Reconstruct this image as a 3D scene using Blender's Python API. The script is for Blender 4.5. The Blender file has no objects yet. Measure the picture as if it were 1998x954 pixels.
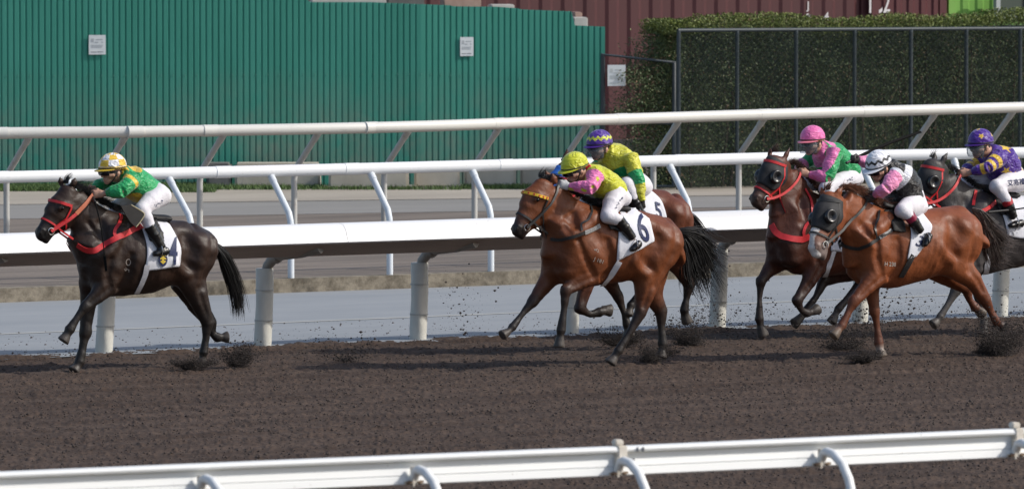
import bpy, bmesh, math, random
import numpy as np
from mathutils import Vector, Matrix
from mathutils.bvhtree import BVHTree
from math import radians as R, sin, cos, pi, sqrt, atan2

random.seed(7); rng = np.random.default_rng(7)
sc = bpy.context.scene
col = sc.collection

# ------------------------------------------------------------------ camera
W0, H0, FP = 1998.0, 954.0, 16000.0          # photo size and focal length, both in photo pixels
CAMH, YH = 5.25, -400.0                       # eye height (m), horizon row
PSI = math.atan(FP / 26400.0)                 # yaw from the rails' normal
PIT = math.atan((H0/2 - YH) / FP)
cam_d = bpy.data.cameras.new('Camera'); cam = bpy.data.objects.new('Camera', cam_d); col.objects.link(cam)
cam.location = (0, 0, CAMH)
cam.rotation_euler = (pi/2 - PIT, 0, -PSI)
cam_d.sensor_width = 36.0; cam_d.lens = 36.0 * FP / W0
cam_d.clip_start = 1.0; cam_d.clip_end = 6000.0
cam_d.dof.use_dof = True; cam_d.dof.focus_distance = 78.0; cam_d.dof.aperture_fstop = 6.3
sc.camera = cam
CF = Vector((sin(PSI)*cos(PIT), cos(PSI)*cos(PIT), -sin(PIT)))
CR = Vector((cos(PSI), -sin(PSI), 0.0)); CU = CR.cross(CF)
CO = Vector((0, 0, CAMH))

# ------------------------------------------------------------------ light
SUN = Vector((1.02, -0.80, 1.0)).normalized()      # towards the sun
world = bpy.data.worlds.new('World'); sc.world = world; world.use_nodes = True
wn = world.node_tree; wn.nodes.clear()
wo = wn.nodes.new('ShaderNodeOutputWorld'); wb = wn.nodes.new('ShaderNodeBackground')
sky = wn.nodes.new('ShaderNodeTexSky'); sky.sky_type = 'NISHITA'; sky.sun_disc = False
sky.sun_elevation = math.asin(SUN.z); sky.sun_rotation = atan2(SUN.x, SUN.y)
sky.dust_density = 2.0; sky.air_density = 1.0
wb.inputs['Strength'].default_value = 0.15
wn.links.new(sky.outputs[0], wb.inputs[0]); wn.links.new(wb.outputs[0], wo.inputs[0])
sd = bpy.data.lights.new('Sun', 'SUN'); sd.energy = 3.2; sd.angle = R(0.9); sd.color = (1.0, 0.95, 0.87)
so = bpy.data.objects.new('Sun', sd); col.objects.link(so)
so.rotation_euler = SUN.to_track_quat('Z', 'Y').to_euler(); so.location = (20, 20, 30)
sc.view_settings.view_transform = 'Standard'; sc.view_settings.look = 'None'
sc.view_settings.gamma = 1.0; sc.view_settings.use_curve_mapping = False
sc.view_settings.exposure = 0.0
sc.cycles.max_bounces = 6; sc.cycles.transparent_max_bounces = 12

# ------------------------------------------------------------------ helpers
def ray(px, py):
    return (CF*FP + CR*(px - W0/2) - CU*(py - H0/2)).normalized()
def atz(px, py, z=0.0):                       # photo pixel -> point at height z
    d = ray(px, py); t = (z - CAMH) / d.z
    return CO + d*t
def aty(px, py, y):                           # photo pixel -> point on the upright plane parallel to the rails
    d = ray(px, py); return CO + d*(y/d.y)
def atplane(px, py, o, n):
    d = ray(px, py); t = (Vector(o) - CO).dot(n) / d.dot(n)
    return CO + d*t

def tag(o, label=None, cat=None, group=None, kind=None):
    if label: o['label'] = label
    if cat: o['category'] = cat
    if group: o['group'] = group
    if kind: o['kind'] = kind
    return o
def thing(name, label, cat, loc=(0,0,0), rz=0.0, group=None):
    o = bpy.data.objects.new(name, None); col.objects.link(o)
    o.location = loc; o.rotation_euler = (0,0,rz); o.empty_display_size = 0.2
    return tag(o, label, cat, group)
def link(name, me, mat=None, parent=None):
    o = bpy.data.objects.new(name, me); col.objects.link(o)
    if mat is not None: me.materials.append(mat)
    if parent is not None: o.parent = parent
    return o
def mesh(name, v, f, mat=None, parent=None, smooth=False, colors=None):
    me = bpy.data.meshes.new(name)
    v = np.asarray(v, dtype=np.float32).reshape(-1,3)
    if isinstance(f, np.ndarray):
        n, k = f.shape
        me.vertices.add(len(v)); me.vertices.foreach_set('co', v.ravel())
        me.loops.add(n*k); me.loops.foreach_set('vertex_index', f.astype(np.int32).ravel())
        me.polygons.add(n)
        me.polygons.foreach_set('loop_start', np.arange(0, n*k, k, dtype=np.int32))
        me.polygons.foreach_set('loop_total', np.full(n, k, dtype=np.int32))
        me.update(calc_edges=True)
    else:
        me.from_pydata([tuple(map(float, p)) for p in v], [], f)
    me.validate()
    if smooth:
        me.polygons.foreach_set('use_smooth', np.ones(len(me.polygons), dtype=bool))
    if colors is not None:
        ca = me.color_attributes.new('Col', 'FLOAT_COLOR', 'POINT')
        c4 = np.ones((len(v),4), dtype=np.float32); c4[:,:3] = colors
        ca.data.foreach_set('color', c4.ravel())
    return link(name, me, mat, parent)

class MB:
    """collects shapes for one mesh object"""
    def __init__(s): s.v = []; s.f = []; s.sm = False
    def add(s, v, f):
        b = len(s.v); s.v += [tuple(p) for p in v]; s.f += [tuple(i+b for i in q) for q in f]; return s
    def box(s, lo, hi, jit=0.0):
        (a,b,c),(d,e,g) = lo, hi
        v = [(a,b,c),(d,b,c),(d,e,c),(a,e,c),(a,b,g),(d,b,g),(d,e,g),(a,e,g)]
        if jit: v = [tuple(x+random.uniform(-jit,jit) for x in p) for p in v]
        return s.add(v, [(0,3,2,1),(4,5,6,7),(0,1,5,4),(1,2,6,5),(2,3,7,6),(3,0,4,7)])
    def obox(s, o, ex, ey, ez):               # box from corner-centre o and three half axes
        o, ex, ey, ez = map(Vector, (o, ex, ey, ez))
        v = [o+ex*a+ey*b+ez*c for c in (-1,1) for (a,b) in ((-1,-1),(1,-1),(1,1),(-1,1))]
        return s.add(v, [(0,3,2,1),(4,5,6,7),(0,1,5,4),(1,2,6,5),(2,3,7,6),(3,0,4,7)])
    def tube(s, pts, r, n=10, cap=True):
        pts = [Vector(p) for p in pts]
        rr = r if isinstance(r, (list, tuple)) else [r]*len(pts)
        rings = []; prev = None
        for i, p in enumerate(pts):
            d = (pts[min(i+1, len(pts)-1)] - pts[max(i-1, 0)]).normalized()
            if prev is None:
                u = d.orthogonal().normalized()
            else:
                u = (prev - d*prev.dot(d)).normalized()
            prev = u; w = d.cross(u)
            rings.append([p + (u*cos(2*pi*k/n) + w*sin(2*pi*k/n))*rr[i] for k in range(n)])
        v = [q for ring in rings for q in ring]
        f = [(i*n+k, i*n+(k+1)%n, (i+1)*n+(k+1)%n, (i+1)*n+k) for i in range(len(pts)-1) for k in range(n)]
        if cap: f += [tuple(range(n-1,-1,-1)), tuple((len(pts)-1)*n+k for k in range(n))]
        return s.add(v, f)
    def extrude(s, prof, path, up=Vector((0,0,1))):    # prof: closed [(side, height)]; path: points; side is left of travel
        n = len(prof); v = []
        for i, p in enumerate(path):
            p = Vector(p)
            d = (Vector(path[min(i+1,len(path)-1)]) - Vector(path[max(i-1,0)])); d.z = 0; d.normalize()
            l = up.cross(d)
            v += [p + l*a + up*b for a, b in prof]
        f = [(i*n+k, i*n+(k+1)%n, (i+1)*n+(k+1)%n, (i+1)*n+k) for i in range(len(path)-1) for k in range(n)]
        f += [tuple(range(n-1,-1,-1)), tuple((len(path)-1)*n+k for k in range(n))]
        return s.add(v, f)
    def build(s, name, mat, parent=None, smooth=None, bevel=0.0):
        me = bpy.data.meshes.new(name); me.from_pydata([tuple(p) for p in s.v], [], s.f); me.validate()
        bm = bmesh.new(); bm.from_mesh(me)
        bmesh.ops.recalc_face_normals(bm, faces=bm.faces)
        if bevel: bmesh.ops.bevel(bm, geom=[e for e in bm.edges if e.is_manifold and e.calc_face_angle(0) > 0.6], offset=bevel, segments=2, affect='EDGES')
        if smooth is not None:
            for f in bm.faces: f.smooth = True
            for e in bm.edges: e.smooth = (not e.is_manifold) or e.calc_face_angle(0) < smooth
        bm.to_mesh(me); bm.free()
        return link(name, me, mat, parent)

# ------------------------------------------------------------------ materials
class NT:
    def __init__(s, name):
        s.m = bpy.data.materials.new(name); s.m.use_nodes = True
        s.t = s.m.node_tree; s.b = s.t.nodes['Principled BSDF']
    def n(s, typ, **kw):
        nd = s.t.nodes.new(typ)
        for k, v in kw.items():
            if k in nd.inputs: nd.inputs[k].default_value = v
            else: setattr(nd, k, v)
        return nd
    def l(s, a, b): s.t.links.new(a, b)
    def noise(s, scale, detail=4, rough=0.6, vec=None, dist=0.0):
        nd = s.n('ShaderNodeTexNoise', Scale=scale, Detail=detail, Roughness=rough, Distortion=dist)
        s.l(vec if vec is not None else s.coord(), nd.inputs['Vector']); return nd.outputs['Fac']
    def coord(s, kind='Object'):
        if not hasattr(s, '_c'): s._c = s.n('ShaderNodeTexCoord')
        return s._c.outputs[kind]
    def scaled(s, sx, sy, sz):
        mp = s.n('ShaderNodeMapping'); mp.inputs['Scale'].default_value = (sx, sy, sz)
        s.l(s.coord(), mp.inputs['Vector']); return mp.outputs[0]
    def ramp(s, fac, stops):
        r = s.n('ShaderNodeValToRGB'); e = r.color_ramp.elements
        while len(e) < len(stops): e.new(0.5)
        for el, (p, c) in zip(e, stops): el.position = p; el.color = tuple(c)+(1,) if len(c) == 3 else c
        s.l(fac, r.inputs[0]); return r.outputs[0]
    def mix(s, fac, a, b, blend='MIX'):
        m = s.n('ShaderNodeMix', data_type='RGBA', blend_type=blend)
        for sock, val in ((m.inputs[0], fac), (m.inputs[6], a), (m.inputs[7], b)):
            if hasattr(val, 'is_linked'): s.l(val, sock)
            else: sock.default_value = val if isinstance(val, (int, float)) else tuple(val)+(1,)
        return m.outputs[2]
    def bump(s, fac, strength=0.3, dist=0.01):
        b = s.n('ShaderNodeBump'); b.inputs['Strength'].default_value = strength; b.inputs['Distance'].default_value = dist
        s.l(fac, b.inputs['Height']); s.l(b.outputs[0], s.b.inputs['Normal'])
    def base(s, c):
        if hasattr(c, 'is_linked'): s.l(c, s.b.inputs['Base Color'])
        else: s.b.inputs['Base Color'].default_value = tuple(c)+(1,)
    def set(s, **kw):
        for k, v in kw.items(): s.b.inputs[k].default_value = v
        return s

def noisy(name, c1, c2, scale=3.0, rough=0.6, bump=0.0, bscale=40.0, bdist=0.005, vec=None, **kw):
    t = NT(name); v = t.scaled(*vec) if vec else None
    t.base(t.mix(t.ramp(t.noise(scale, 5, 0.65, v), [(0.3,(0,0,0)),(0.7,(1,1,1))]), c1, c2))
    t.set(Roughness=rough, **kw)
    if bump: t.bump(t.noise(bscale, 4, 0.6, v), bump, bdist)
    return t.m
def plain(name, c, rough=0.5, **kw):
    t = NT(name); t.base(c); t.set(Roughness=rough, **kw); return t.m
def vcol(name, rough=0.5, spec=0.5, nscale=30.0, namt=0.15, bump=0.1, bdist=0.003, sheen=0.0, vec=None, **kw):
    t = NT(name); a = t.n('ShaderNodeVertexColor', layer_name='Col')
    v = t.scaled(*vec) if vec else None
    k = t.ramp(t.noise(nscale, 4, 0.6, v), [(0.25,(1-namt*2,)*3),(0.75,(1+namt,)*3)])
    t.base(t.mix(1.0, a.outputs[0], k, 'MULTIPLY'))
    t.set(Roughness=rough, **kw); t.b.inputs['Specular IOR Level'].default_value = spec
    if bump: t.bump(t.noise(nscale*2.5, 3, 0.6, v), bump, bdist)
    return t.m
# ================================================================== SETTING
def dirt_mat():
    t = NT('dirt')
    n1 = t.noise(1.0, 6, 0.7, t.scaled(0.25, 2.2, 1)); n2 = t.noise(26, 5, 0.7); n3 = t.noise(7, 4, 0.7, t.scaled(1,1.6,1))
    c = t.mix(t.ramp(n1, [(0.40,(0,0,0)),(0.60,(1,1,1))]), (0.062,0.041,0.030), (0.100,0.069,0.052))
    c = t.mix(t.ramp(n2, [(0.37,(1,1,1)),(0.52,(0,0,0))]), c, (0.030,0.023,0.021))
    c = t.mix(t.ramp(n3, [(0.58,(0,0,0)),(0.75,(1,1,1))]), c, (0.120,0.090,0.074))
    t.base(c); t.set(Roughness=0.95); t.b.inputs['Specular IOR Level'].default_value = 0.2
    t.bump(t.noise(60, 4, 0.7), 0.6, 0.012)
    return t.m
M_dirt = dirt_mat()
M_sand = noisy('sand', (0.105,0.086,0.072), (0.235,0.195,0.162), 1.0, 0.95, 0.5, 40, 0.01, vec=(0.35,3,1))
def pave_mat(name, a, b, spk):
    t = NT(name)
    c = t.mix(t.ramp(t.noise(0.5, 5, 0.65, t.scaled(0.6,1.6,1)), [(0.35,(0,0,0)),(0.7,(1,1,1))]), a, b)
    c = t.mix(t.ramp(t.noise(1.0, 4, 0.7, t.scaled(0.5,9,1)), [(0.60,(0,0,0)),(0.78,(1,1,1))]), c, spk)
    t.base(c); t.set(Roughness=0.85); t.bump(t.noise(60,3,0.6), 0.25, 0.004); return t.m
M_pave = pave_mat('pavement', (0.240,0.258,0.275), (0.295,0.31,0.325), (0.205,0.21,0.22))
M_road = pave_mat('asphalt', (0.225,0.215,0.20), (0.275,0.262,0.245), (0.19,0.182,0.17))
M_path = pave_mat('footpath', (0.34,0.30,0.25), (0.42,0.375,0.315), (0.25,0.22,0.19))
M_line = noisy('faded_line', (0.36,0.36,0.34), (0.46,0.46,0.43), 4, 0.8)
def kerb_mat():
    t = NT('kerb_concrete')
    c = t.mix(t.ramp(t.noise(5.5, 6, 0.75), [(0.35,(0,0,0)),(0.62,(1,1,1))]), (0.085,0.07,0.05), (0.27,0.235,0.18))
    c = t.mix(t.ramp(t.noise(2.0, 4, 0.7), [(0.55,(0,0,0)),(0.8,(1,1,1))]), c, (0.06,0.055,0.045))
    t.base(c); t.set(Roughness=0.9); t.bump(t.noise(40,4,0.7), 0.5, 0.01); return t.m
M_kerb = kerb_mat()
M_crumb = noisy('loose_crumb', (0.028,0.021,0.018), (0.085,0.062,0.051), 9, 0.95)
M_grass = noisy('grass_blades', (0.05,0.10,0.025), (0.10,0.16,0.04), 6, 0.7)
M_conc = noisy('concrete_blocks', (0.42,0.38,0.31), (0.54,0.50,0.42), 2.2, 0.9, 0.3, 30, 0.006)
M_concd = noisy('grey_blocks', (0.12,0.12,0.115), (0.20,0.195,0.18), 2.2, 0.9, 0.3, 30, 0.006)

def rail_white(name, c, dirt, amt=0.62, streak=(0.6,4,4), speck=True):
    t = NT(name)
    f = t.ramp(t.noise(3.0, 6, 0.75, t.scaled(*streak)), [(amt,(0,0,0)),(min(1,amt+0.22),(1,1,1))])
    cc_ = t.mix(f, c, dirt)
    if speck: cc_ = t.mix(t.ramp(t.noise(38, 3, 0.6), [(0.70,(0,0,0)),(0.76,(1,1,1))]), cc_, (0.30,0.25,0.21))
    t.base(cc_); t.set(Roughness=0.42); t.b.inputs['Specular IOR Level'].default_value = 0.4
    return t.m
M_white = rail_white('white_rail_paint', (0.80,0.80,0.80), (0.62,0.60,0.57), 0.64)
M_white2 = rail_white('clean_rail_paint', (0.78,0.79,0.78), (0.62,0.62,0.58), 0.70)
M_oldwhite = rail_white('weathered_rail_paint', (0.66,0.65,0.61), (0.27,0.23,0.19), 0.60)
M_arm = noisy('dusty_metal', (0.20,0.175,0.15), (0.33,0.30,0.26), 5, 0.6)
M_under = noisy('shaded_underside', (0.36,0.285,0.235), (0.44,0.36,0.30), 1.6, 0.8, vec=(0.5,3,3))  # shade and brown bounce from the dirt put into the colour
M_sleeve = noisy('padded_sleeve', (0.50,0.49,0.44), (0.62,0.61,0.56), 3.0, 0.6, 0.3, 14, 0.02, vec=(1,1,0.6))
M_band = plain('sleeve_tie', (0.42,0.41,0.38), 0.6)
M_rust = noisy('rusty_clamp', (0.12,0.07,0.04), (0.26,0.19,0.13), 30, 0.8)
M_tan = noisy('stained_cap', (0.56,0.51,0.43), (0.70,0.66,0.60), 9, 0.7)
M_post3 = rail_white('grey_white_post', (0.62,0.66,0.70), (0.45,0.45,0.43), 0.60, (3,3,1))

def strip(name, pa, pb, z, mat, xr=400.0, n=1):
    """a ground sheet between two photo lines (each two pixels), stretched far left and right"""
    def ext(pp):
        a, b = atz(pp[0][0], pp[0][1], z), atz(pp[1][0], pp[1][1], z)
        d = (b-a).normalized(); m = (a+b)/2
        return m - d*xr, m + d*xr
    a0, a1 = ext(pa); b0, b1 = ext(pb)
    o = mesh(name, [a0, a1, b1, b0], [(0,1,2,3)], mat); tag(o, kind='structure'); return o

# ground to the horizon
tag(mesh('ground', [(-3000,-3000,-0.05),(3000,-3000,-0.05),(3000,3000,-0.05),(-3000,3000,-0.05)], [(0,1,2,3)], M_dirt), kind='structure')

def vnoise(x, y, seed=0):
    r = np.random.default_rng(seed); N = 256
    g = r.random((N, N)).astype(np.float32)
    xi = np.floor(x).astype(int); yi = np.floor(y).astype(int); fx = x-xi; fy = y-yi
    fx = fx*fx*(3-2*fx); fy = fy*fy*(3-2*fy)
    a = g[xi%N, yi%N]; b = g[(xi+1)%N, yi%N]; c = g[xi%N, (yi+1)%N]; d = g[(xi+1)%N, (yi+1)%N]
    return (a*(1-fx)+b*fx)*(1-fy) + (c*(1-fx)+d*fx)*fy

# raked dirt of the track: a real relief where the camera can see it
e0, e1 = atz(0, 701, 0), atz(1450, 641, 0)             # edge to the pavement
YE = (e0.y + e1.y)/2
def dirt_relief():
    # rows parallel to the rails from the pavement edge towards the camera
    ys = [YE + 0.62]
    while ys[-1] > 36.0: ys.append(ys[-1] - (0.085 if ys[-1] > 50 else 0.16))
    ys = np.array(ys); nx = 900
    tx = np.linspace(-0.085, 0.085, nx)
    V = []
    Y = np.repeat(ys[:,None], nx, 1)
    ang = PSI + tx[None,:]*np.ones_like(Y)
    X = Y*np.tan(ang)
    h = 0.012*vnoise(X*2.1, Y*1.6, 1) + 0.012*(vnoise(X*11.0, Y*6.0, 2)**2) + 0.022*(vnoise(X*30, Y*13, 3)**3)
    cl = vnoise(X*13+5, Y*10, 4); hp_ = vnoise(X*5.3+9, Y*3.1+4, 8); h += 0.05*np.clip(cl-0.82, 0, 1)*2 - 0.10*np.clip(hp_-0.78, 0, 1)*np.clip(vnoise(X*0.35, Y*0.9, 9)*2-0.7, 0, 1)
    h += 0.010*np.sin(Y*2*pi/0.55 + 2*vnoise(X*0.4, Y*0.6, 5))*vnoise(X*0.5, Y*0.8, 6)
    edge = np.clip((YE - Y)/0.5, 0, 1)
    h = h*(0.35+0.65*edge) - 0.02
    over = Y - (YE - 0.10)                       # ragged edge spilling over the pavement
    spill = 0.030 + 0.05*(vnoise(X*1.3, Y*1.5, 21)-0.5) + 0.05*(vnoise(X*6, Y*5, 22)-0.5) + 0.03*(vnoise(X*22, Y*16, 23)-0.5) - 0.085*over
    h = np.where(over > 0, np.where(Y > YE - 0.10, np.maximum(h - 0.2*over, spill*0.8 - 0.01), h), h)
    h[0,:] = -0.02; h[-1,:] = -0.049; h[:,0] = -0.049; h[:,-1] = -0.049
    v = np.stack([X, Y, h], -1).reshape(-1,3)
    m, n = Y.shape
    i = np.arange(m*n).reshape(m, n)
    f = np.stack([i[:-1,:-1], i[1:,:-1], i[1:,1:], i[:-1,1:]], -1).reshape(-1,4)
    return mesh('dirt_track', v, f, M_dirt, smooth=True)
tag(dirt_relief(), kind='structure')

# pavement beyond the rail, kerb, then the inner sand track, road and footpath on the higher level
KZ = 0.15
kb0, kb1 = (0, 591), (1440, 541)
strip('pavement', ((0,701),(1450,641)), ((0,588),(1440,538)), 0.004, M_pave)
strip('faded_line', ((0,652.0),(1450,592.5)), ((0,650.3),(1450,590.9)), 0.008, M_line)
ka, kbb = atz(*kb0, 0.0), atz(*kb1, 0.0); kd = (kbb-ka).normalized(); km = (ka+kbb)/2
mb = MB(); mb.extrude([(0,0),(0,KZ),(0.16,KZ+0.003),(0.16,0)], [km-kd*400, km+kd*400])
tag(mb.build('kerb', M_kerb), kind='structure')
kn = Vector((-kd.y, kd.x, 0))
kt = [km - kd*400 + kn*0.16, km + kd*400 + kn*0.16]
far = [p + kn*400 for p in kt]
tag(mesh('inner_track', [(*kt[0].xy,KZ),(*kt[1].xy,KZ),(*far[1].xy,KZ),(*far[0].xy,KZ)], [(0,1,2,3)], M_sand), kind='structure')
strip('road', ((330,422),(1450,404)), ((330,366),(1450,350)), KZ+0.004, M_road)
strip('footpath', ((330,395),(1450,381)), ((330,368),(1450,354)), KZ+0.010, M_path)

# crumbs of earth lying on the track and thrown onto the pavement
def crumbs(name, label, n, y0, y1, power, smin_, smax_, z, seed):
    r = np.random.default_rng(seed); y = y0 + (y1-y0)*r.random(n)**power; x = y*np.tan(PSI + r.uniform(-0.07, 0.07, n))
    s = smin_ + (smax_-smin_)*r.random(n)**3
    tet = np.array([(1,0,-0.5),(-0.5,0.87,-0.5),(-0.5,-0.87,-0.5),(0.1,0.1,0.8),(0.5,-0.6,0.3)])
    fc = np.array([(0,1,3),(1,2,3),(2,4,3),(4,0,3),(0,4,2),(0,2,1)])
    q = tet[None]*(0.6+0.8*r.random((n,5,1)))*s[:,None,None]*np.array([1.3,1,0.8]) + np.stack([x, y, z + s*0.3], 1)[:,None,:]
    f = (fc[None] + 5*np.arange(n)[:,None,None]).reshape(-1,3)
    return tag(mesh(name, q.reshape(-1,3), f, M_crumb), label, 'dirt crumbs', kind='stuff')
crumbs('loose_crumbs', 'loose crumbs of dark earth scattered over the dirt track', 22000, YE-0.1, 46.0, 1.0, 0.005, 0.016, 0.002, 41)
crumbs('pavement_crumbs', 'earth crumbs spilled on the pavement along its edge', 2200, YE+0.05, YE+3.2, 3.0, 0.004, 0.014, 0.004, 42)

# ------------------------------------------------------------------ rails
def line_pts(pxs, z, ext=14.0):
    p = [atz(x, y, z) for x, y in pxs]
    d0 = (p[0]-p[1]).normalized(); d1 = (p[-1]-p[-2]).normalized()
    return [p[0]+d0*ext] + p + [p[-1]+d1*ext]
def on_line(pts, px):                        # point of the polyline seen at photo column px
    best = None
    n = ray(px, 300).cross(ray(px, 600)).normalized()
    for a, b in zip(pts[:-1], pts[1:]):
        da, db = (a-CO).dot(n), (b-CO).dot(n)
        if da*db <= 0: best = a + (b-a)*(da/(da-db))
    return best
def smooth_line(pts, n=8):
    out = []
    for i in range(len(pts)-1):
        p0 = pts[max(i-1,0)]; p1 = pts[i]; p2 = pts[i+1]; p3 = pts[min(i+2,len(pts)-1)]
        for k in range(n):
            t = k/n
            out.append(0.5*((2*p1)+(p2-p0)*t+(2*p0-5*p1+4*p2-p3)*t*t+(3*p1-p0-3*p2+p3)*t**3))
    return out + [pts[-1]]

# running rail between the dirt track and the pavement: board on goosenecks that lean over the track
YR = atz(1000, 655, 0).y
YL = YR - 0.72                                # front lip of the rail
RX0, RX1 = aty(0, 450, YR).x - 9, aty(1998, 400, YR).x + 9
rr = thing('track_rail', 'broad white running rail on thick padded posts between the dirt track and the grey pavement', 'rail', (0, YR, 0))
prof = [(0.00, 1.01), (0.015, 1.035), (0.05, 1.12), (0.10, 1.168), (0.18, 1.185), (0.30, 1.16), (0.345, 1.11), (0.335, 1.095), (0.02, 0.995)]
b = MB(); nseg = 12
xs = np.linspace(RX0, RX1, nseg+1)
for i in range(nseg):
    b.extrude([(a, h) for a, h in prof], [(xs[i], YL-YR, 0), (xs[i+1]-0.006, YL-YR, 0)])
b.build('rail_cover', M_white, rr, smooth=0.7)
b = MB()
for i in range(nseg):
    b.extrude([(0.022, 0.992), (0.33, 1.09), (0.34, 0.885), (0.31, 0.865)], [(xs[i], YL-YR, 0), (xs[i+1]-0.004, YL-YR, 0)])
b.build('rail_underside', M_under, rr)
for px in (-100, 205, 515, 818, 1115, 1402, 1680, 1953, 2220):
    x = aty(px, 600, YR).x
    hh = 0.765 + random.uniform(-0.03, 0.03); lx = random.uniform(0.02, 0.05)
    b = MB(); n = 20; hs = np.linspace(-0.03, hh, 12); v = []
    for i, z in enumerate(hs):
        for k in range(n):
            a = 2*pi*k/n; r = 0.083 + 0.005*sin(3*a + i*0.5) + random.uniform(-0.0015, 0.0015)
            v.append((x - 0.01 + lx*z + r*cos(a), r*sin(a), z))
    b.add(v, [(i*n+k, i*n+(k+1)%n, (i+1)*n+(k+1)%n, (i+1)*n+k) for i in range(11) for k in range(n)] + [tuple(range(11*n, 12*n))])
    s = b.build('post', M_sleeve, rr, smooth=0.8)
    for z in (hh*0.33, hh*0.72):
        b = MB(); b.tube([(x-0.01+lx*z, 0, z-0.006), (x-0.01+lx*z, 0, z+0.006)], 0.0895, 20)
        b.build('tie', M_band, s)
    b = MB()
    x2 = x + lx*hh
    b.tube([(x2, 0, hh-0.1), (x2+0.01, -0.02, hh+0.02), (x2+0.03, -0.08, hh+0.09), (x2+0.07, -0.19, hh+0.14), (x2+0.16, -0.40, hh+0.17), (x2+0.26, -0.60, hh+0.215)], [0.050,0.051,0.053,0.056,0.058,0.052], 14)
    b.tube([(x2+0.04, -0.105, hh+0.103), (x2+0.055, -0.14, hh+0.12)], 0.064, 14)
    b.build('arm', M_arm, s, smooth=0.7)

def tube_rail(label, pxs, z, rad, posts, drop, lean, base_z, mat, pmat, sgn, prad, group=None, base_px=None):
    """round rail with leaning posts; sgn=-1 lean towards the camera going down, +1 away"""
    pts = smooth_line(line_pts(pxs, z))
    o = thing('track_rail', label, 'rail', (pts[len(pts)//2].x, pts[len(pts)//2].y, base_z))
    off = Vector(o.location)
    b = MB(); b.tube([p-off for p in pts], rad, 16); b.build('rail_tube', mat, o, smooth=0.8)
    L = [pts[i] for i in range(8, len(pts)-8, 5)]
    for p, q in zip(L[:-1], L[1:]):
        d = (q-p).normalized(); b = MB(); b.tube([p-off-d*0.09, p-off+d*0.09], rad*1.05, 16); b.build('joint_sleeve', mat, o, smooth=0.8)
    for px in posts:
        p = on_line(pts, px)
        if p is None: continue
        nrm = Vector((0, sgn, 0))
        if base_px is not None:                       # post stands on the kerb
            q0, q1 = base_px; yk = q0.y + (q1.y-q0.y)*(p.x-q0.x)/(q1.x-q0.x) + 0.085; lean = abs(yk - p.y); nrm = Vector((0, 1 if yk > p.y else -1, 0))
        k1 = p + Vector((0,0,-rad*0.6)); k2 = p + nrm*lean + Vector((0,0,-drop)); k3 = Vector((k2.x, k2.y, base_z-0.02))
        m1 = k1.lerp(k2, 0.9); m2 = k2 + Vector((0,0,-0.10)) 
        b = MB(); b.tube([k1-off, m1-off, (m1.lerp(m2,0.5)+(k2-m1)*0.25)-off, m2-off, k3-off], prad, 12)
        q = b.build('post', pmat, o, smooth=0.8)
        b = MB(); c0 = k1.lerp(k2, 0.16); c1 = k1.lerp(k2, 0.19); b.tube([k1-off, c1-off], prad*1.14, 12); b.build('post_collar', pmat, q, smooth=0.8)
    return o
R3px = [(0,346),(560,333),(1050,320.5),(1600,306),(1998,298)]
tube_rail('clean white tubular rail on bent posts standing on the concrete kerb', R3px, KZ+1.115, 0.062, [-65,130,328,527,722,920,1115,1305,1490,1675,1860,2040], 0.47, 0.46, KZ, M_white, M_post3, -1, 0.035, base_px=(km-kd*10, km+kd*10))
R4px = [(0,260),(300,257),(780,248),(1160,234.5),(1600,220.5),(1998,209.5)]
tube_rail('weathered stained white rail on leaning posts at the far side of the inner sand track', R4px, KZ+1.22, 0.066, [-130,58,246,437,622,798,975,1147,1325,1492,1660,1826,1978,2130], 0.52, 0.58, KZ, M_oldwhite, rail_white('stained_post', (0.50,0.50,0.48), (0.30,0.22,0.18), 0.55, (2,2,1)), 1, 0.036)

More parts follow.
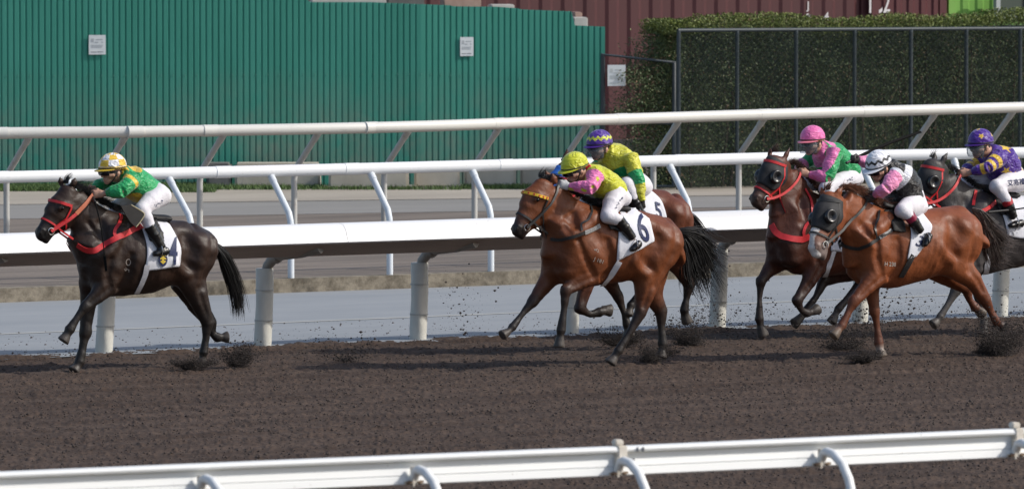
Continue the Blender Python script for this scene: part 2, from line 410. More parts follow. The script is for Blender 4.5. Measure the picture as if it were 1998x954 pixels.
# near rail at the foot of the picture
FZ = 1.18
fp = line_pts([(0,921),(1160,873),(1998,836)], FZ, 6.0)
fr = thing('track_rail', 'white ribbed rail in the foreground with curved tube supports before the dirt', 'rail', (fp[2].x, fp[2].y, 0))
foff = Vector(fr.location); fq = [p - foff - Vector((0,0,FZ)) for p in fp]
b = MB()
profN = [(0.03,1.180),(0.012,1.174),(0.0,1.160),(0.004,1.147),(0.02,1.140),(0.045,1.138),(0.045,1.098),(0.040,1.096),(0.026,1.056),(0.030,1.052),(0.030,1.048),(0.024,1.044),(0.012,1.003),(0.02,0.996),(0.10,0.996),(0.115,1.08),(0.10,1.17),(0.07,1.18)]
b.extrude(profN, fq); b.build('rail_beam', M_white2, fr, smooth=0.35)
for px, sl in ((-30,0),(392,0),(808,0),(1207,1),(1603,0),(1982,1),(2340,0)):
    p = on_line(fp, px)
    if p is None: continue
    p = p - foff - Vector((0,0,FZ)); d = (fq[2]-fq[1]).normalized(); nn = Vector((d.y, -d.x, 0))
    b = MB(); A = lambda a, h, x=0.0: p + nn*a + d*x + Vector((0,0,h))
    b.tube([A(-0.005,1.03), A(0.03,1.085), A(0.07,1.095), A(0.16,1.085), A(0.27,1.03), A(0.35,0.94), A(0.40,0.82), A(0.42,0.65), A(0.43,0.3), A(0.43,-0.06)], 0.030, 14)
    po = b.build('post', M_white2, fr, smooth=0.8)
    b = MB(); b.obox(A(0.008,1.05,-0.015), d*0.006, nn*0.02, Vector((0,0,0.06))); b.obox(A(0.01,1.015,-0.015), d*0.05, nn*0.016, Vector((0,0,0.006)))
    b.build('bracket', M_tan, po)
    for sx in (-0.05, 0.03):
        b = MB(); b.tube([A(0.005,1.012,sx), A(0.04,1.018,sx)], 0.011, 8); b.tube([A(0.03,1.016,sx-0.02), A(0.03,1.018,sx+0.02)], 0.008, 6)
        b.build('clamp', M_rust, po)
    if sl:
        b = MB(); b.obox(A(-0.045,1.125,0.03), d*0.034, nn*0.050, Vector((0,0,0.060))); b.obox(A(-0.05,1.203,0.02), d*0.030, nn*0.03, Vector((0,0,0.018)))
        b.build('joint_cover', M_tan, fr, bevel=0.008)
        for sx, z0, z1 in ((0.135,1.145,1.172),(0.175,1.145,1.172),(0.125,1.06,1.10)):
            b = MB(); b.obox(A(0.002 if z0>1.1 else -0.034,(z0+z1)/2,sx), d*0.004, nn*0.006, Vector((0,0,(z1-z0)/2)))
            b.build('painted_mark', plain('mark', (0.12,0.13,0.15), 0.6), fr)

# ------------------------------------------------------------------ green corrugated fence
def fence_mat():
    t = NT('green_sheet')
    g = t.n('ShaderNodeSeparateXYZ'); t.l(t.coord(), g.inputs[0])
    c = t.mix(t.ramp(t.noise(1.0, 6, 0.7, t.scaled(3,3,0.5)), [(0.35,(0,0,0)),(0.7,(1,1,1))]), (0.036,0.222,0.168), (0.050,0.260,0.204))
    mr = t.n('ShaderNodeMapRange'); mr.inputs[1].default_value = 1.55; mr.inputs[2].default_value = 0.1; t.l(g.outputs[2], mr.inputs[0])
    m2 = t.n('ShaderNodeMath', operation='MULTIPLY'); t.l(mr.outputs[0], m2.inputs[0])
    t.l(t.ramp(t.noise(2.2, 6, 0.7, t.scaled(1,1,0.7)), [(0.38,(0,0,0)),(0.70,(1,1,1))]), m2.inputs[1])
    c = t.mix(m2.outputs[0], c, (0.20,0.215,0.18))             # splashed mud, dried on low down
    c = t.mix(t.ramp(t.noise(3.0, 5, 0.8, t.scaled(2.5,2.5,0.6)), [(0.70,(0,0,0)),(0.78,(1,1,1))]), c, (0.17,0.20,0.14))
    t.base(c); t.set(Roughness=0.62); t.b.inputs['Specular IOR Level'].default_value = 0.3
    return t.m
M_fence = fence_mat()
FA, FB, FC = atz(-900, 372, KZ), atz(822, 361, KZ), atz(1166, 357, KZ)
fo = thing('corrugated_fence', 'tall green corrugated sheet fence behind the rails', 'fence', (FB.x, FB.y, KZ))
def corrugated(a, b, tops, base_drop=0.05, pitch=0.081):
    """a, b: ends on the ground; tops: list of (photo column, photo row) along the top"""
    d = b - a; L = d.length; d.normalize(); n = Vector((d.y, -d.x, 0))     # towards the camera
    def topz(p):
        r = CR.dot(p-CO); f = CF.dot(p-CO)
        # photo column at that spot, then the wanted row
        px = W0/2 + FP*r/f
        for (x0,y0),(x1,y1) in zip(tops[:-1], tops[1:]):
            if x0 <= px <= x1 or (px < tops[0][0]):
                y = y0 + (y1-y0)*max(0,(px-x0))/(x1-x0) if x1 > x0 else y1
                break
        else: y = tops[-1][1]
        q = ray(px, y); t = (p.xy.length)/q.xy.length
        return (CO + q*t).z
    V = []; N = int(L/pitch)
    for i in range(N+1):
        for s, dep in ((0.0, 0.0), (0.62, 0.0), (0.74, -0.015), (0.88, -0.015)):
            x = (i+s)*pitch
            if x > L: break
            p = a + d*x + n*dep
            V.append((p, topz(a + d*x)))
    V.append((a + d*L, topz(a + d*L)))
    v = []; f = []
    zs = 8
    for p, tz in V:
        for k in range(zs+1):
            z = -base_drop + (tz+base_drop)*k/zs if False else KZ - base_drop + (tz-KZ+base_drop)*k/zs
            v.append((p.x, p.y, z))
    for i in range(len(V)-1):
        for k in range(zs):
            q = i*(zs+1)+k; f.append((q, q+zs+1, q+zs+2, q+1))
    return v, f, n, d
topsL = [(-920,-30),(-80,-14),(160,-12),(400,-6),(604,-3),(605,5),(722,5),(822,9)]
topsR = [(822,9),(880,11),(881,13),(970,14),(1010,17),(1011,19),(1117,23),(1117.5,50),(1183,53)]
for a_, b_, tp in ((FA, FB, topsL), (FB, FC + (FC-FB).normalized()*0.10, topsR)):
    v, f, nn_, dd_ = corrugated(a_, b_, tp)
    o = mesh('sheet_panel', [Vector(p)-Vector(fo.location) for p in v], f, M_fence, fo)
    md = o.modifiers.new('t', 'SOLIDIFY'); md.thickness = 0.003
# rivet dots
M_rivet = plain('rivet', (0.08,0.25,0.20), 0.7)
for i in range(92):
    b = MB()
    a_, b_ = (FA, FB) if i < 74 else (FB, FC)
    t = i/74 if i < 74 else (i-74)/18
    p = a_.lerp(b_, t); dz = 1.45 - (0 if i < 74 else 0.12*t)
    nn_ = Vector(((b_-a_).y, -(b_-a_).x, 0)).normalized()
    p = p + nn_*0.004 + Vector((0,0,dz)) - Vector(fo.location)
    b.tube([p, p+nn_*0.005], 0.009, 8)
    b.build('rivet', M_rivet, fo)

def on_seg(a, b, px, py):                    # where the photo pixel's ray meets the upright plane through a, b
    n = Vector(((b-a).y, -(b-a).x, 0)).normalized()
    return atplane(px, py, a, n), n
M_sign = noisy('sign_face', (0.60,0.64,0.66), (0.70,0.73,0.74), 6, 0.6)
M_print = plain('faint_print', (0.42,0.45,0.47), 0.7); M_dprint = plain('dark_print', (0.16,0.15,0.17), 0.7)
def notice(label, a, b, x0, y0, x1, y1, depth=0.02, pr=None):
    p, n = on_seg(a, b, (x0+x1)/2, (y0+y1)/2); d = (b-a).normalized()
    w = (on_seg(a,b,x1,(y0+y1)/2)[0]-on_seg(a,b,x0,(y0+y1)/2)[0]).length; h = (on_seg(a,b,(x0+x1)/2,y0)[0]-on_seg(a,b,(x0+x1)/2,y1)[0]).length
    p = p + n*depth
    o = thing('notice_sign', label, 'sign', p)
    MB().obox((0,0,0), d*w/2, n*0.004, Vector((0,0,h/2))).build('board', M_sign, o, bevel=0.001)
    b1 = MB(); b2 = MB()
    def bar(m, u0, u1, v0, v1): m.obox(d*((u0+u1)/2-0.5)*w + n*0.0055 + Vector((0,0,(0.5-(v0+v1)/2)*h)), d*(u1-u0)/2*w, n*0.001, Vector((0,0,(v1-v0)/2*h)))
    bar(b1,0.15,0.30,0.18,0.36); bar(b1,0.42,0.82,0.20,0.25); bar(b1,0.36,0.56,0.34,0.40); bar(b1,0.74,0.84,0.34,0.40)
    for i in range(3): bar(b1,0.14,0.84-0.03*i,0.50+i*0.06,0.53+i*0.06)
    bar(b2,0.12,0.46,0.855,0.885); bar(b2,0.50,0.84,0.845,0.875)
    b1.build('print', pr or M_print, o); b2.build('footer', pr or M_dprint, o)
notice('small white printed notice on the left part of the green fence', FA, FB, 173, 69, 206, 107)
notice('narrow white printed notice on the right part of the green fence', FB, FC, 897, 73, 923, 110)

# rubble and planks showing above the fence
M_brick = noisy('pale_brick', (0.34,0.22,0.18), (0.45,0.32,0.26), 8, 0.9)
M_plank = noisy('pale_plank', (0.45,0.43,0.40), (0.58,0.56,0.52), 4, 0.8)
def above(name, label, cat, x0, y0, x1, y1, back, mat, th=0.12, bevel=0.012):
    a, b = (FA, FB) if x0 < 822 else (FB, FC)
    n = Vector(((b-a).y, -(b-a).x, 0)).normalized(); o_ = a - n*back; d = (b-a).normalized()
    p0 = atplane(x0, y1, o_, n); p1 = atplane(x1, y0, o_, n)
    c = (p0+p1)/2; w = abs((p1-p0).dot(d))/2; h = abs(p1.z-p0.z)/2
    low = 0.10
    o = MB().obox((0,0,0), d*w, n*th, Vector((0,0,h+low))).build(name, mat, bevel=bevel)
    o.location = (c.x, c.y, c.z-low); tag(o, label, cat); return o
above('concrete_block', 'pale concrete block perched at the low end of the green fence', 'block', 1115, 34, 1143, 51, 0.25, M_plank)
above('brick', 'pinkish brick lying on the pale block above the green fence', 'brick', 1117, 24, 1132, 34, 0.50, M_brick)
above('plank', 'pale timber plank stacked just above the green fence top near its middle', 'plank', 606, -1, 752, 6, 0.3, M_plank)
above('plank', 'short weathered board above the green fence, right of the long plank', 'plank', 755, -4, 826, 8, 0.45, M_concd)
above('brick', 'reddish brick pile above the fence top right of the boards', 'bricks', 862, -2, 935, 10, 0.5, M_brick)
above('white_board', 'thin white board lying along the fence top before the low end', 'board', 955, 9, 1000, 17, 0.3, M_plank)

# concrete barrier blocks at the fence foot
blocks = [(-60,62,336,356,0),(62,160,338,357,0),(160,255,337,356,0),(256,396,338,362,0),(400,453,338,366,1),(455,628,338,366,0),(638,800,342,369,0),(805,900,342,367,0),(903,1010,342,366,0),(1012,1110,341,364,0)]
for i, (x0,x1,y0,y1,g) in enumerate(blocks):
    p0, p1 = atz(x0, y1, KZ+0.01), atz(x1, y1, KZ+0.01); d = (p1-p0).normalized(); n = Vector((-d.y, d.x, 0))
    w = (p1-p0).length/2; h = 0.31
    c = (p0+p1)/2
    o = MB().obox((0,0,h/2), d*(w-0.02), n*0.22, Vector((0,0,h/2))).build('concrete_barrier', M_concd if g else M_conc, bevel=0.03)
    o.location = (c.x+n.x*0.24, c.y+n.y*0.24, KZ+0.012)
    lab = ['beige concrete barrier block at the far left foot of the green fence','beige concrete barrier block second from the left foot of the fence','beige concrete barrier block behind the leading jockey','beige concrete barrier block beside the dark grey one on its left','dark grey concrete block among the beige barriers below the green fence','beige concrete barrier block right beside the dark grey one on its right','beige concrete barrier block below the middle of the green fence','beige concrete barrier block right of the middle of the green fence','beige concrete barrier block second from the right end of the row','beige concrete barrier block at the right end of the row below the fence'][i]
    tag(o, lab, 'barrier', 'concrete barrier blocks along the fence foot')
# grass tufts at the fence foot
def grass(name, boxes, n):
    v = []; f = []
    for x0,x1,y0,y1,w in boxes:
        for _ in range(int(n*w)):
            p = atz(random.uniform(x0,x1), random.uniform(y0,y1), KZ+0.008); a = random.uniform(0, pi); h = random.uniform(0.03,0.08)
            u = Vector((cos(a), sin(a), 0))*0.008; t = Vector((random.uniform(-.05,.05), random.uniform(-.05,.05), h)); k = len(v)
            v += [p-u, p+u, p+t]; f.append((k,k+1,k+2))
    return mesh(name, v, f, M_grass)
tag(grass('grass', [(-60,160,356,374,1.2),(160,420,360,376,1.0),(420,640,366,371,0.10),(640,900,369,371,0.06),(900,1110,366,370,0.15)], 13000), 'green grass growing along the foot of the fence', 'grass', kind='stuff')

# ------------------------------------------------------------------ containers, gate, net fence and hedge
def container(name, label, px0, px1, depth_y, mat, h=2.6, wide=2.44, pitch=0.28, base=KZ, ang=0.0, flip=False):
    a, b = aty(px0, 100, depth_y), aty(px1, 100, depth_y); a.z = b.z = base
    if ang: b = a + Matrix.Rotation(ang, 3, 'Z') @ (b-a)
    o = thing(name, label, 'container', ((a+b)/2)); d = (b-a).normalized(); n = Vector((d.y,-d.x,0)); L = (b-a).length
    v = []; f = []; cols = []
    N = int(L/pitch)
    for i in range(N+1):
        for s, dep in ((0,0),(0.36,0),(0.5,-0.022),(0.86,-0.022)):
            x = (i+s)*L/N
            if x <= L: cols.append((a + d*x + n*dep))
    for p in cols:
        v += [p-o.location+Vector((0,0,0.18)), p-o.location+Vector((0,0,h-0.12))]
    for i in range(len(cols)-1): f.append((2*i, 2*i+2, 2*i+3, 2*i+1))
    mesh('side_wall', v, f, mat, o)
    b2 = MB(); c = -n*(wide/2)
    b2.obox(c + Vector((0,0,h-0.06)), d*L/2, n*(wide/2+0.012), Vector((0,0,0.06)))
    b2.obox(c + Vector((0,0,0.09)), d*L/2, n*(wide/2+0.012), Vector((0,0,0.09)))
    for s in (-1, 1): 
        b2.obox(d*s*(L/2-0.06) + n*(-0.05) + Vector((0,0,h/2)), d*0.06, n*0.065, Vector((0,0,h/2)))
        b2.obox(d*s*(L/2-0.03) + n*(-wide/2) + Vector((0,0,h/2)), d*0.025, n*(wide/2-0.1), Vector((0,0,h/2-0.05)))
    b2.obox(-n*(wide-0.05) + Vector((0,0,h/2)), d*(L/2-0.08), n*0.03, Vector((0,0,h/2-0.1)))
    b2.build('frame', mat, o)
    return o, a, b, n, d
M_cred = noisy('container_red', (0.052,0.010,0.013), (0.070,0.014,0.018), 1.2, 0.6, vec=(1,1,0.3))
M_cred2 = noisy('container_red_newer', (0.060,0.009,0.013), (0.082,0.013,0.017), 1.2, 0.6, vec=(1,1,0.3))
M_cgreen = noisy('container_green', (0.14,0.32,0.05), (0.19,0.40,0.08), 1.5, 0.6)
cY = atz(1400, 330, KZ).y + 3.2
c1, *_c1 = container('shipping_container', 'long dark red shipping container behind the green fence and the gate', 300, 1693, cY, M_cred, pitch=0.36)
c2, *_c2 = container('shipping_container', 'dark red container with white lettering above the hedge', 1700, 1846, cY-0.1, M_cred2, pitch=0.21)
c3, *_c3 = container('shipping_container', 'bright green container above the right end of the hedge', 1850, 2300, cY, M_cgreen, pitch=0.24)
M_letter = noisy('white_lettering', (0.55,0.53,0.54), (0.68,0.66,0.66), 12, 0.7)
def text_mesh(s, size=1.0, bold=0.0):
    cu = bpy.data.curves.new('t', 'FONT'); cu.body = s; cu.size = size; cu.offset = bold; cu.resolution_u = 4
    cu.align_x = 'CENTER'; cu.align_y = 'CENTER'
    ob = bpy.data.objects.new('t', cu); col.objects.link(ob)
    bpy.context.view_layer.update()
    me = bpy.data.meshes.new_from_object(ob.evaluated_get(bpy.context.evaluated_depsgraph_get()))
    bpy.data.objects.remove(ob); bpy.data.curves.remove(cu)
    return me
def wall_text(s, root, a, b, n, d, px, py, hpx, asp=1.0):
    p = atplane(px, py, a + n*0.012, n); me = text_mesh(s, 1.0, 0.012)
    k = hpx * (p-CO).length/FP / 0.70
    co = [Vector(v.co) for v in me.vertices]
    vv = [p + d*c.x*k*asp + Vector((0,0,c.y*k)) - root.location for c in co]
    return mesh('lettering', vv, [tuple(q.vertices) for q in me.polygons], M_letter, root)
wall_text('IC2', c2, *[_c2[i] for i in (0,1,2,3)], 1716, 8, 40, 0.62)
for s_, px_, py_ in (('U',1577,-8),('J',1577,12),('2',1577,36),('4',1613,33)):
    wall_text(s_, c1, *[_c1[i] for i in (0,1,2,3)], px_, py_, 15)

# box frame at the right (white window frame in front of the green container)
pw0, n_w = on_seg(_c3[0], _c3[1], 1965, 2)
wf = thing('window_unit', 'grey framed window unit beside the green container top right', 'window', pw0 + n_w*0.35)
dW = _c3[3]
b = MB()
for sx in (-0.42, 0.1, 0.5): b.obox(dW*sx, dW*0.035, n_w*0.04, Vector((0,0,0.24)))
for sz in (-0.22, 0.24): b.obox(dW*0.04+Vector((0,0,sz)), dW*0.46, n_w*0.042, Vector((0,0,0.035)))
b.build('frame', plain('grey_frame', (0.33,0.36,0.36), 0.6), wf)
MB().obox(dW*0.04-n_w*0.01, dW*0.44, n_w*0.01, Vector((0,0,0.22))).build('pane', plain('dark_glass', (0.06,0.08,0.07), 0.15), wf)
MB().obox(dW*0.0+Vector((0,0,-1.1))-n_w*0.1, dW*0.5, n_w*0.08, Vector((0,0,0.84))).build('base_panel', M_cgreen, wf)

# net fence
GA, GB = atz(1322, 372, KZ), atz(2120, 350, KZ)
M_post_b = noisy('blue_grey_pipe', (0.024,0.036,0.044), (0.038,0.052,0.062), 8, 0.5)
M_wire = plain('dark_wire', (0.018,0.03,0.03), 0.6)
nf = thing('mesh_fence', 'tall chain link fence with dark blue posts and shade net in front of the hedge', 'fence', GA)
gd = (GB-GA).normalized(); gn = Vector((gd.y,-gd.x,0)); GL = (GB-GA).length
FH = (atplane(1322, 60, GA, gn)).z - KZ
FH2 = (atplane(1998, 56, GA, gn)).z - KZ
FHe = FH + (FH2-FH)*(GL/((atplane(1998,56,GA,gn)-GA).xy.length))
topz = lambda s: FH + (FHe-FH)*s/GL
for px in (1324,1438,1553,1667,1777,1885,1990,2095):
    p = atplane(px, 200, GA, gn); s = (p-GA).dot(gd)
    MB().tube([gd*s + Vector((0,0,-0.05)), gd*s + Vector((0,0,topz(s)))], 0.028, 12).build('post', M_post_b, nf, smooth=0.8)
MB().tube([Vector((0,0,FH)), gd*GL+Vector((0,0,FHe))], 0.026, 10).build('top_rail', M_post_b, nf, smooth=0.8)
def chain_link(o_, d_, L, h0, h1, z0, n_, step=0.09, r=0.0014):
    v = []; f = []
    def wire(p, q):
        k = len(v); e = (q-p).normalized(); s1 = e.cross(n_)*r; s2 = n_*r
        for c in (p, q): v.extend([c+s1, c+s2, c-s1, c-s2])
        for i in range(4): f.append((k+i, k+(i+1)%4, k+4+(i+1)%4, k+4+i))
    H = min(h0, h1) - z0; N = int((L+H)/step)
    for i in range(N):
        x = i*step - H
        for sg in (1, -1):
            xa, xb = x, x+H
            za, zb = z0, z0+H
            ca, cb = max(xa, 0), min(xb, L)
            if cb-ca < 0.02: continue
            t0, t1 = (ca-xa)/H, (cb-xa)/H
            A_ = d_*ca + Vector((0,0,za+(zb-za)*t0 if sg > 0 else zb-(zb-za)*t0)); B_ = d_*cb + Vector((0,0,za+(zb-za)*t1 if sg > 0 else zb-(zb-za)*t1))
            wire(o_+A_+n_*0.002*sg, o_+B_+n_*0.002*sg)
    return v, f
v, f = chain_link(Vector((0,0,0))+gn*0.055, gd, GL, FH, FHe, 0.03, gn)
mesh('chain_link', v, f, M_wire, nf)
def net_mat():
    t = NT('shade_net'); tr = t.n('ShaderNodeBsdfTransparent'); mx = t.n('ShaderNodeMixShader')
    t.base((0.020,0.032,0.034)); t.set(Roughness=0.9); t.b.inputs['Specular IOR Level'].default_value = 0.1
    r = t.ramp(t.noise(1.5, 4, 0.6), [(0.3,(0.06,)*3),(0.7,(0.24,)*3)])
    t.l(r, mx.inputs[0]); t.l(tr.outputs[0], mx.inputs[1]); t.l(t.b.outputs[0], mx.inputs[2])
    t.l(mx.outputs[0], t.t.nodes['Material Output'].inputs[0]); return t.m
mesh('shade_net', [Vector((0,0,0.02))+gn*0.045, gd*GL+Vector((0,0,0.02))+gn*0.045, gd*GL+Vector((0,0,FHe-0.03))+gn*0.045, Vector((0,0,FH-0.03))+gn*0.045], [(0,1,2,3)], net_mat(), nf)

# gate
ga, gb = atz(1176, 372, KZ), atz(1318, 371, KZ)
gt = thing('mesh_gate', 'low chain link gate with dark pipe frame between the green fence and hedge', 'gate', ga)
d_ = (gb-ga).normalized(); n_ = Vector((d_.y,-d_.x,0)); L_ = (gb-ga).length
hA = atplane(1180,107,ga,n_).z-KZ; hB = atplane(1316,122,ga,n_).z-KZ
b = MB(); b.tube([Vector((0,0,0.05)), Vector((0,0,hA)), d_*(L_-0.02)+Vector((0,0,hB)), d_*(L_-0.02)+Vector((0,0,0.05)), Vector((0,0,0.05))], 0.034, 10)
b.tube([Vector((0,0,hA*0.52)), d_*(L_-0.02)+Vector((0,0,hB*0.52))], 0.02, 8)
b.build('gate_frame', M_post_b, gt, smooth=0.8)
v, f = chain_link(Vector((0,0,0)), d_, L_-0.02, hA, hB, 0.06, n_); mesh('chain_link', v, f, M_wire, gt)
notice('pale square notice wired to the chain link gate', ga, gb, 1184, 127, 1219, 168, 0.06, plain('bleached_print', (0.50,0.53,0.52), 0.7))
M_stair = noisy('dark_step', (0.025,0.022,0.025), (0.045,0.04,0.045), 5, 0.8)
pS = atz(1240, 322, KZ)
st = MB()
for k in range(3): st.obox(Vector((0, k*0.30, 0.06+0.05*k)), Vector((0.75,0,0)), Vector((0,0.15,0)), Vector((0,0,0.06+0.05*k)))
st = st.build('steps', M_stair, bevel=0.01); st.location = pS; tag(st, 'dark low steps behind the chain link gate', 'steps')

# hedge: leaves through its volume
M_leaf = None
def hedge():
    t = NT('hedge_leaf')
    oi = t.n('ShaderNodeVertexColor', layer_name='Col')
    t.base(oi.outputs[0]); t.set(Roughness=0.55); t.b.inputs['Specular IOR Level'].default_value = 0.3
    N = 120000
    s = rng.uniform(-0.85, GL, N); s[:30000] = rng.uniform(-0.85, 0.25, 30000); dep = 0.12 + np.abs(rng.normal(0, 0.28, N)); z = rng.uniform(0.0, 1.0, N)
    hz = FH - 0.01 + 0.10*vnoise(s*1.7, s*0+3, 11) + 0.06*vnoise(s*6, s*0+1, 12)
    z = z**0.8 * hz
    lump = vnoise(s*2.2, z*2.2, 13)
    dep += 0.20*lump
    # left end spills over the gate
    endm = np.clip((0.35 - s)/0.9, 0, 1)
    keep = (s > 0.0) | (rng.random(N) < np.clip(1.25 - (-s)/(0.12+0.62*np.clip(np.sin(np.clip(z/FH,0,1)*pi),0,1)*(0.6+0.6*vnoise(z*4, z*0, 14))), 0, 1))
    top = (rng.random(N) < 0.22) & (s > -0.16)                      # loose sprigs along the top
    z = np.where(top, hz + rng.uniform(-0.10, 0.09, N), z); dep = np.where(top, rng.uniform(0.0, 0.75, N), dep)
    s, dep, z, top, lump, hz = (q[keep] for q in (s, dep, z, top, lump, hz)); n = len(s)
    D = np.array(gd); Nn = np.array(gn)
    c = D[None]*s[:,None] - Nn[None]*dep[:,None] + np.array([0,0,1.0])[None]*z[:,None]
    a = rng.normal(size=(n,3)); a /= np.linalg.norm(a,axis=1)[:,None]; b = rng.normal(size=(n,3)); b -= a*(a*b).sum(1)[:,None]; b /= np.linalg.norm(b,axis=1)[:,None]
    sz = rng.uniform(0.011, 0.025, n)[:,None]
    V = np.stack([c-a*sz, c+b*sz*0.45, c+a*sz, c-b*sz*0.45], 1).reshape(-1,3)
    F = np.arange(4*n).reshape(n,4)
    g = rng.random(n)[:,None]
    base = np.array([0.060,0.098,0.042])*(1-g) + np.array([0.115,0.142,0.062])*g
    br = rng.random(n) < 0.09
    base[br] = np.array([0.17,0.12,0.07])
    tp = np.clip((z/hz - 0.90)/0.10, 0, 1)[:,None]  # sunlight on the hedge top put into the leaf colour
    base = base*(1-tp) + np.array([0.125,0.155,0.035])*tp*(0.7+0.5*g)
    C = np.repeat(base, 4, 0)
    o = thing('hedge', 'dense clipped hedge with sunlit yellow green top growing behind the chain link fence', 'hedge', GA)
    mesh('foliage', V, F, t.m, o, colors=C)
    b = MB()
    for k in range(40):
        x = random.uniform(0.05, GL); q = gd*x - gn*random.uniform(0.3,0.6)
        b.tube([q, q+Vector((random.uniform(-.1,.1),0,0.8)), q+Vector((random.uniform(-.25,.25),random.uniform(-.1,.1),1.8))], [0.02,0.014,0.006], 6)
    b.build('stem', noisy('hedge_bark', (0.05,0.04,0.03), (0.09,0.07,0.05), 12, 0.9), o)
    # box added inside the hedge that stops the light from passing straight through
    b = MB(); b.obox(gd*(GL/2+0.1)-gn*0.72+Vector((0,0,FH/2-0.01)), gd*(GL/2-0.12), gn*0.22, Vector((0,0,FH/2-0.02)))
    b.build('light_block', noisy('light_block', (0.030,0.040,0.022), (0.055,0.065,0.038), 14, 0.95), o)
hedge()
# ================================================================== ORGANIC SHAPES (smooth union of tapering limbs, meshed)
def smin(a, b, k):
    if k <= 0: return np.minimum(a, b)
    h = np.maximum(k - np.abs(a-b), 0)/k
    return np.minimum(a, b) - h*h*k*0.25

class Limb:
    """a chain of elliptical sections: c centres, h radius in the chain's plane, w sideways radius"""
    def __init__(s, c, h, w=None, side=(0,1,0), k=0.03, col=None, cap=0.8, name='', sub=False):
        s.c = np.array([tuple(p) for p in c], float); n = len(s.c)
        s.h = np.array(h, float)*np.ones(n); s.w = np.array(w if w is not None else h, float)*np.ones(n)
        s.side = np.array(side, float); s.k = k; s.cap = cap; s.name = name; s.sub = sub
        s.col = None if col is None else np.array(col, float)*np.ones((n,3))
        r = np.maximum(s.h, s.w)*1.3
        s.lo = (s.c - r[:,None]).min(0); s.hi = (s.c + r[:,None]).max(0)
    def ev(s, P, grow=0.0, want=False):
        best = None; bt = None
        n = len(s.c)
        for i in range(max(n-1,1)):
            a = s.c[i]; b = s.c[min(i+1,n-1)]
            d = b-a; L = np.linalg.norm(d)
            if L < 1e-6: d = np.array([0,0,1.0]); L = 1e-6; dh = d
            else: dh = d/L
            sd = s.side - dh*s.side.dot(dh)
            if np.linalg.norm(sd) < 0.15: sd = np.array([1.0,0,0]) - dh*dh[0]
            sd /= np.linalg.norm(sd); nn = np.cross(sd, dh)
            q = P - a
            ax = q@dh; t = np.clip(ax/L, 0, 1); e = ax - t*L
            v = q@sd; u = q@nn
            hh = s.h[i]*(1-t) + s.h[min(i+1,n-1)]*t + grow; ww = s.w[i]*(1-t) + s.w[min(i+1,n-1)]*t + grow
            ee = np.minimum(hh, ww)*s.cap
            k0 = np.sqrt((u/hh)**2 + (v/ww)**2 + (e/ee)**2); k1 = np.sqrt((u/hh**2)**2 + (v/ww**2)**2 + (e/ee**2)**2) + 1e-9
            dd = np.where(k0 < 0.05, -np.minimum(hh, ww)*0.95, k0*(k0-1)/k1)
            if best is None: best = dd; bt = i+t
            else:
                if want: bt = np.where(dd < best, i+t, bt)
                best = smin(best, dd, 0.012)
        return (best, bt) if want else best

def surface_nets(D, o, h):
    S = D < 0
    nx, ny, nz = D.shape
    sl = lambda A, i, j, k: A[i:nx-1+i, j:ny-1+j, k:nz-1+k]
    cs = [(i,j,k) for i in (0,1) for j in (0,1) for k in (0,1)]
    cnt = sum(sl(S,*c).astype(np.int8) for c in cs)
    act = (cnt > 0) & (cnt < 8)
    idx = -np.ones(act.shape, np.int64); n = int(act.sum()); idx[act] = np.arange(n)
    val = {c: sl(D,*c)[act] for c in cs}
    pos = np.zeros((n,3)); num = np.zeros(n)
    for a in cs:
        for ax in range(3):
            if a[ax]: continue
            b = list(a); b[ax] = 1; b = tuple(b)
            va, vb = val[a], val[b]; x = (va < 0) != (vb < 0)
            t = np.where(x, va/np.where(x, va-vb, 1), 0)
            p = np.tile(np.array(a, float), (n,1)); p[:,ax] += t
            pos += p*x[:,None]; num += x
    base = np.argwhere(act).astype(float)
    V = o + (base + pos/num[:,None])*h
    F = []
    for ax in range(3):
        a1, a2 = (ax+1)%3, (ax+2)%3
        s0 = [slice(1,-1)]*3; s0[ax] = slice(0,-1); s1 = list(s0); s1[ax] = slice(1,None)
        A, B = S[tuple(s0)], S[tuple(s1)]
        for sign in (True, False):
            e = np.argwhere((A != B) & (A == sign))
            if len(e) == 0: continue
            e = e + np.array([0 if ax == i else 1 for i in range(3)])
            def c(d1, d2):
                q = e.copy(); q[:,a1] -= d1; q[:,a2] -= d2
                return idx[q[:,0], q[:,1], q[:,2]]
            quad = np.stack([c(1,1), c(0,1), c(0,0), c(1,0)], 1)
            F.append(quad if sign else quad[:,::-1])
    F = np.concatenate(F); F = F[(F >= 0).all(1)]
    return V, F

def relax(V, F, it=2, lam=0.5):
    n = len(V); E = np.concatenate([F[:,[0,1]],F[:,[1,2]],F[:,[2,3]],F[:,[3,0]]])
    for _ in range(it):
        acc = np.zeros((n,3)); cnt = np.zeros(n)
        for c in range(3):
            acc[:,c] = np.bincount(E[:,0], V[E[:,1],c], n) + np.bincount(E[:,1], V[E[:,0],c], n)
        cnt = np.bincount(E[:,0], minlength=n) + np.bincount(E[:,1], minlength=n)
        V = V*(1-lam) + lam*acc/np.maximum(cnt,1)[:,None]
    return V

def wrinkle(P, amp, freq, seed, along=(1,0,0)):
    r = np.random.default_rng(seed); out = np.zeros(len(P) if P.ndim == 2 else P.shape[:-1])
    al = np.array(along, float)
    for i in range(5):
        d = r.normal(size=3); d -= al*d.dot(al)*0.75; d /= np.linalg.norm(d)
        w = r.normal(size=3)*3
        out += np.sin((P@d)*freq*(0.7+0.25*i) + 1.6*np.sin(P@w*2 + i) + r.uniform(0,6))/(1+0.5*i)
    return out*amp/2.2

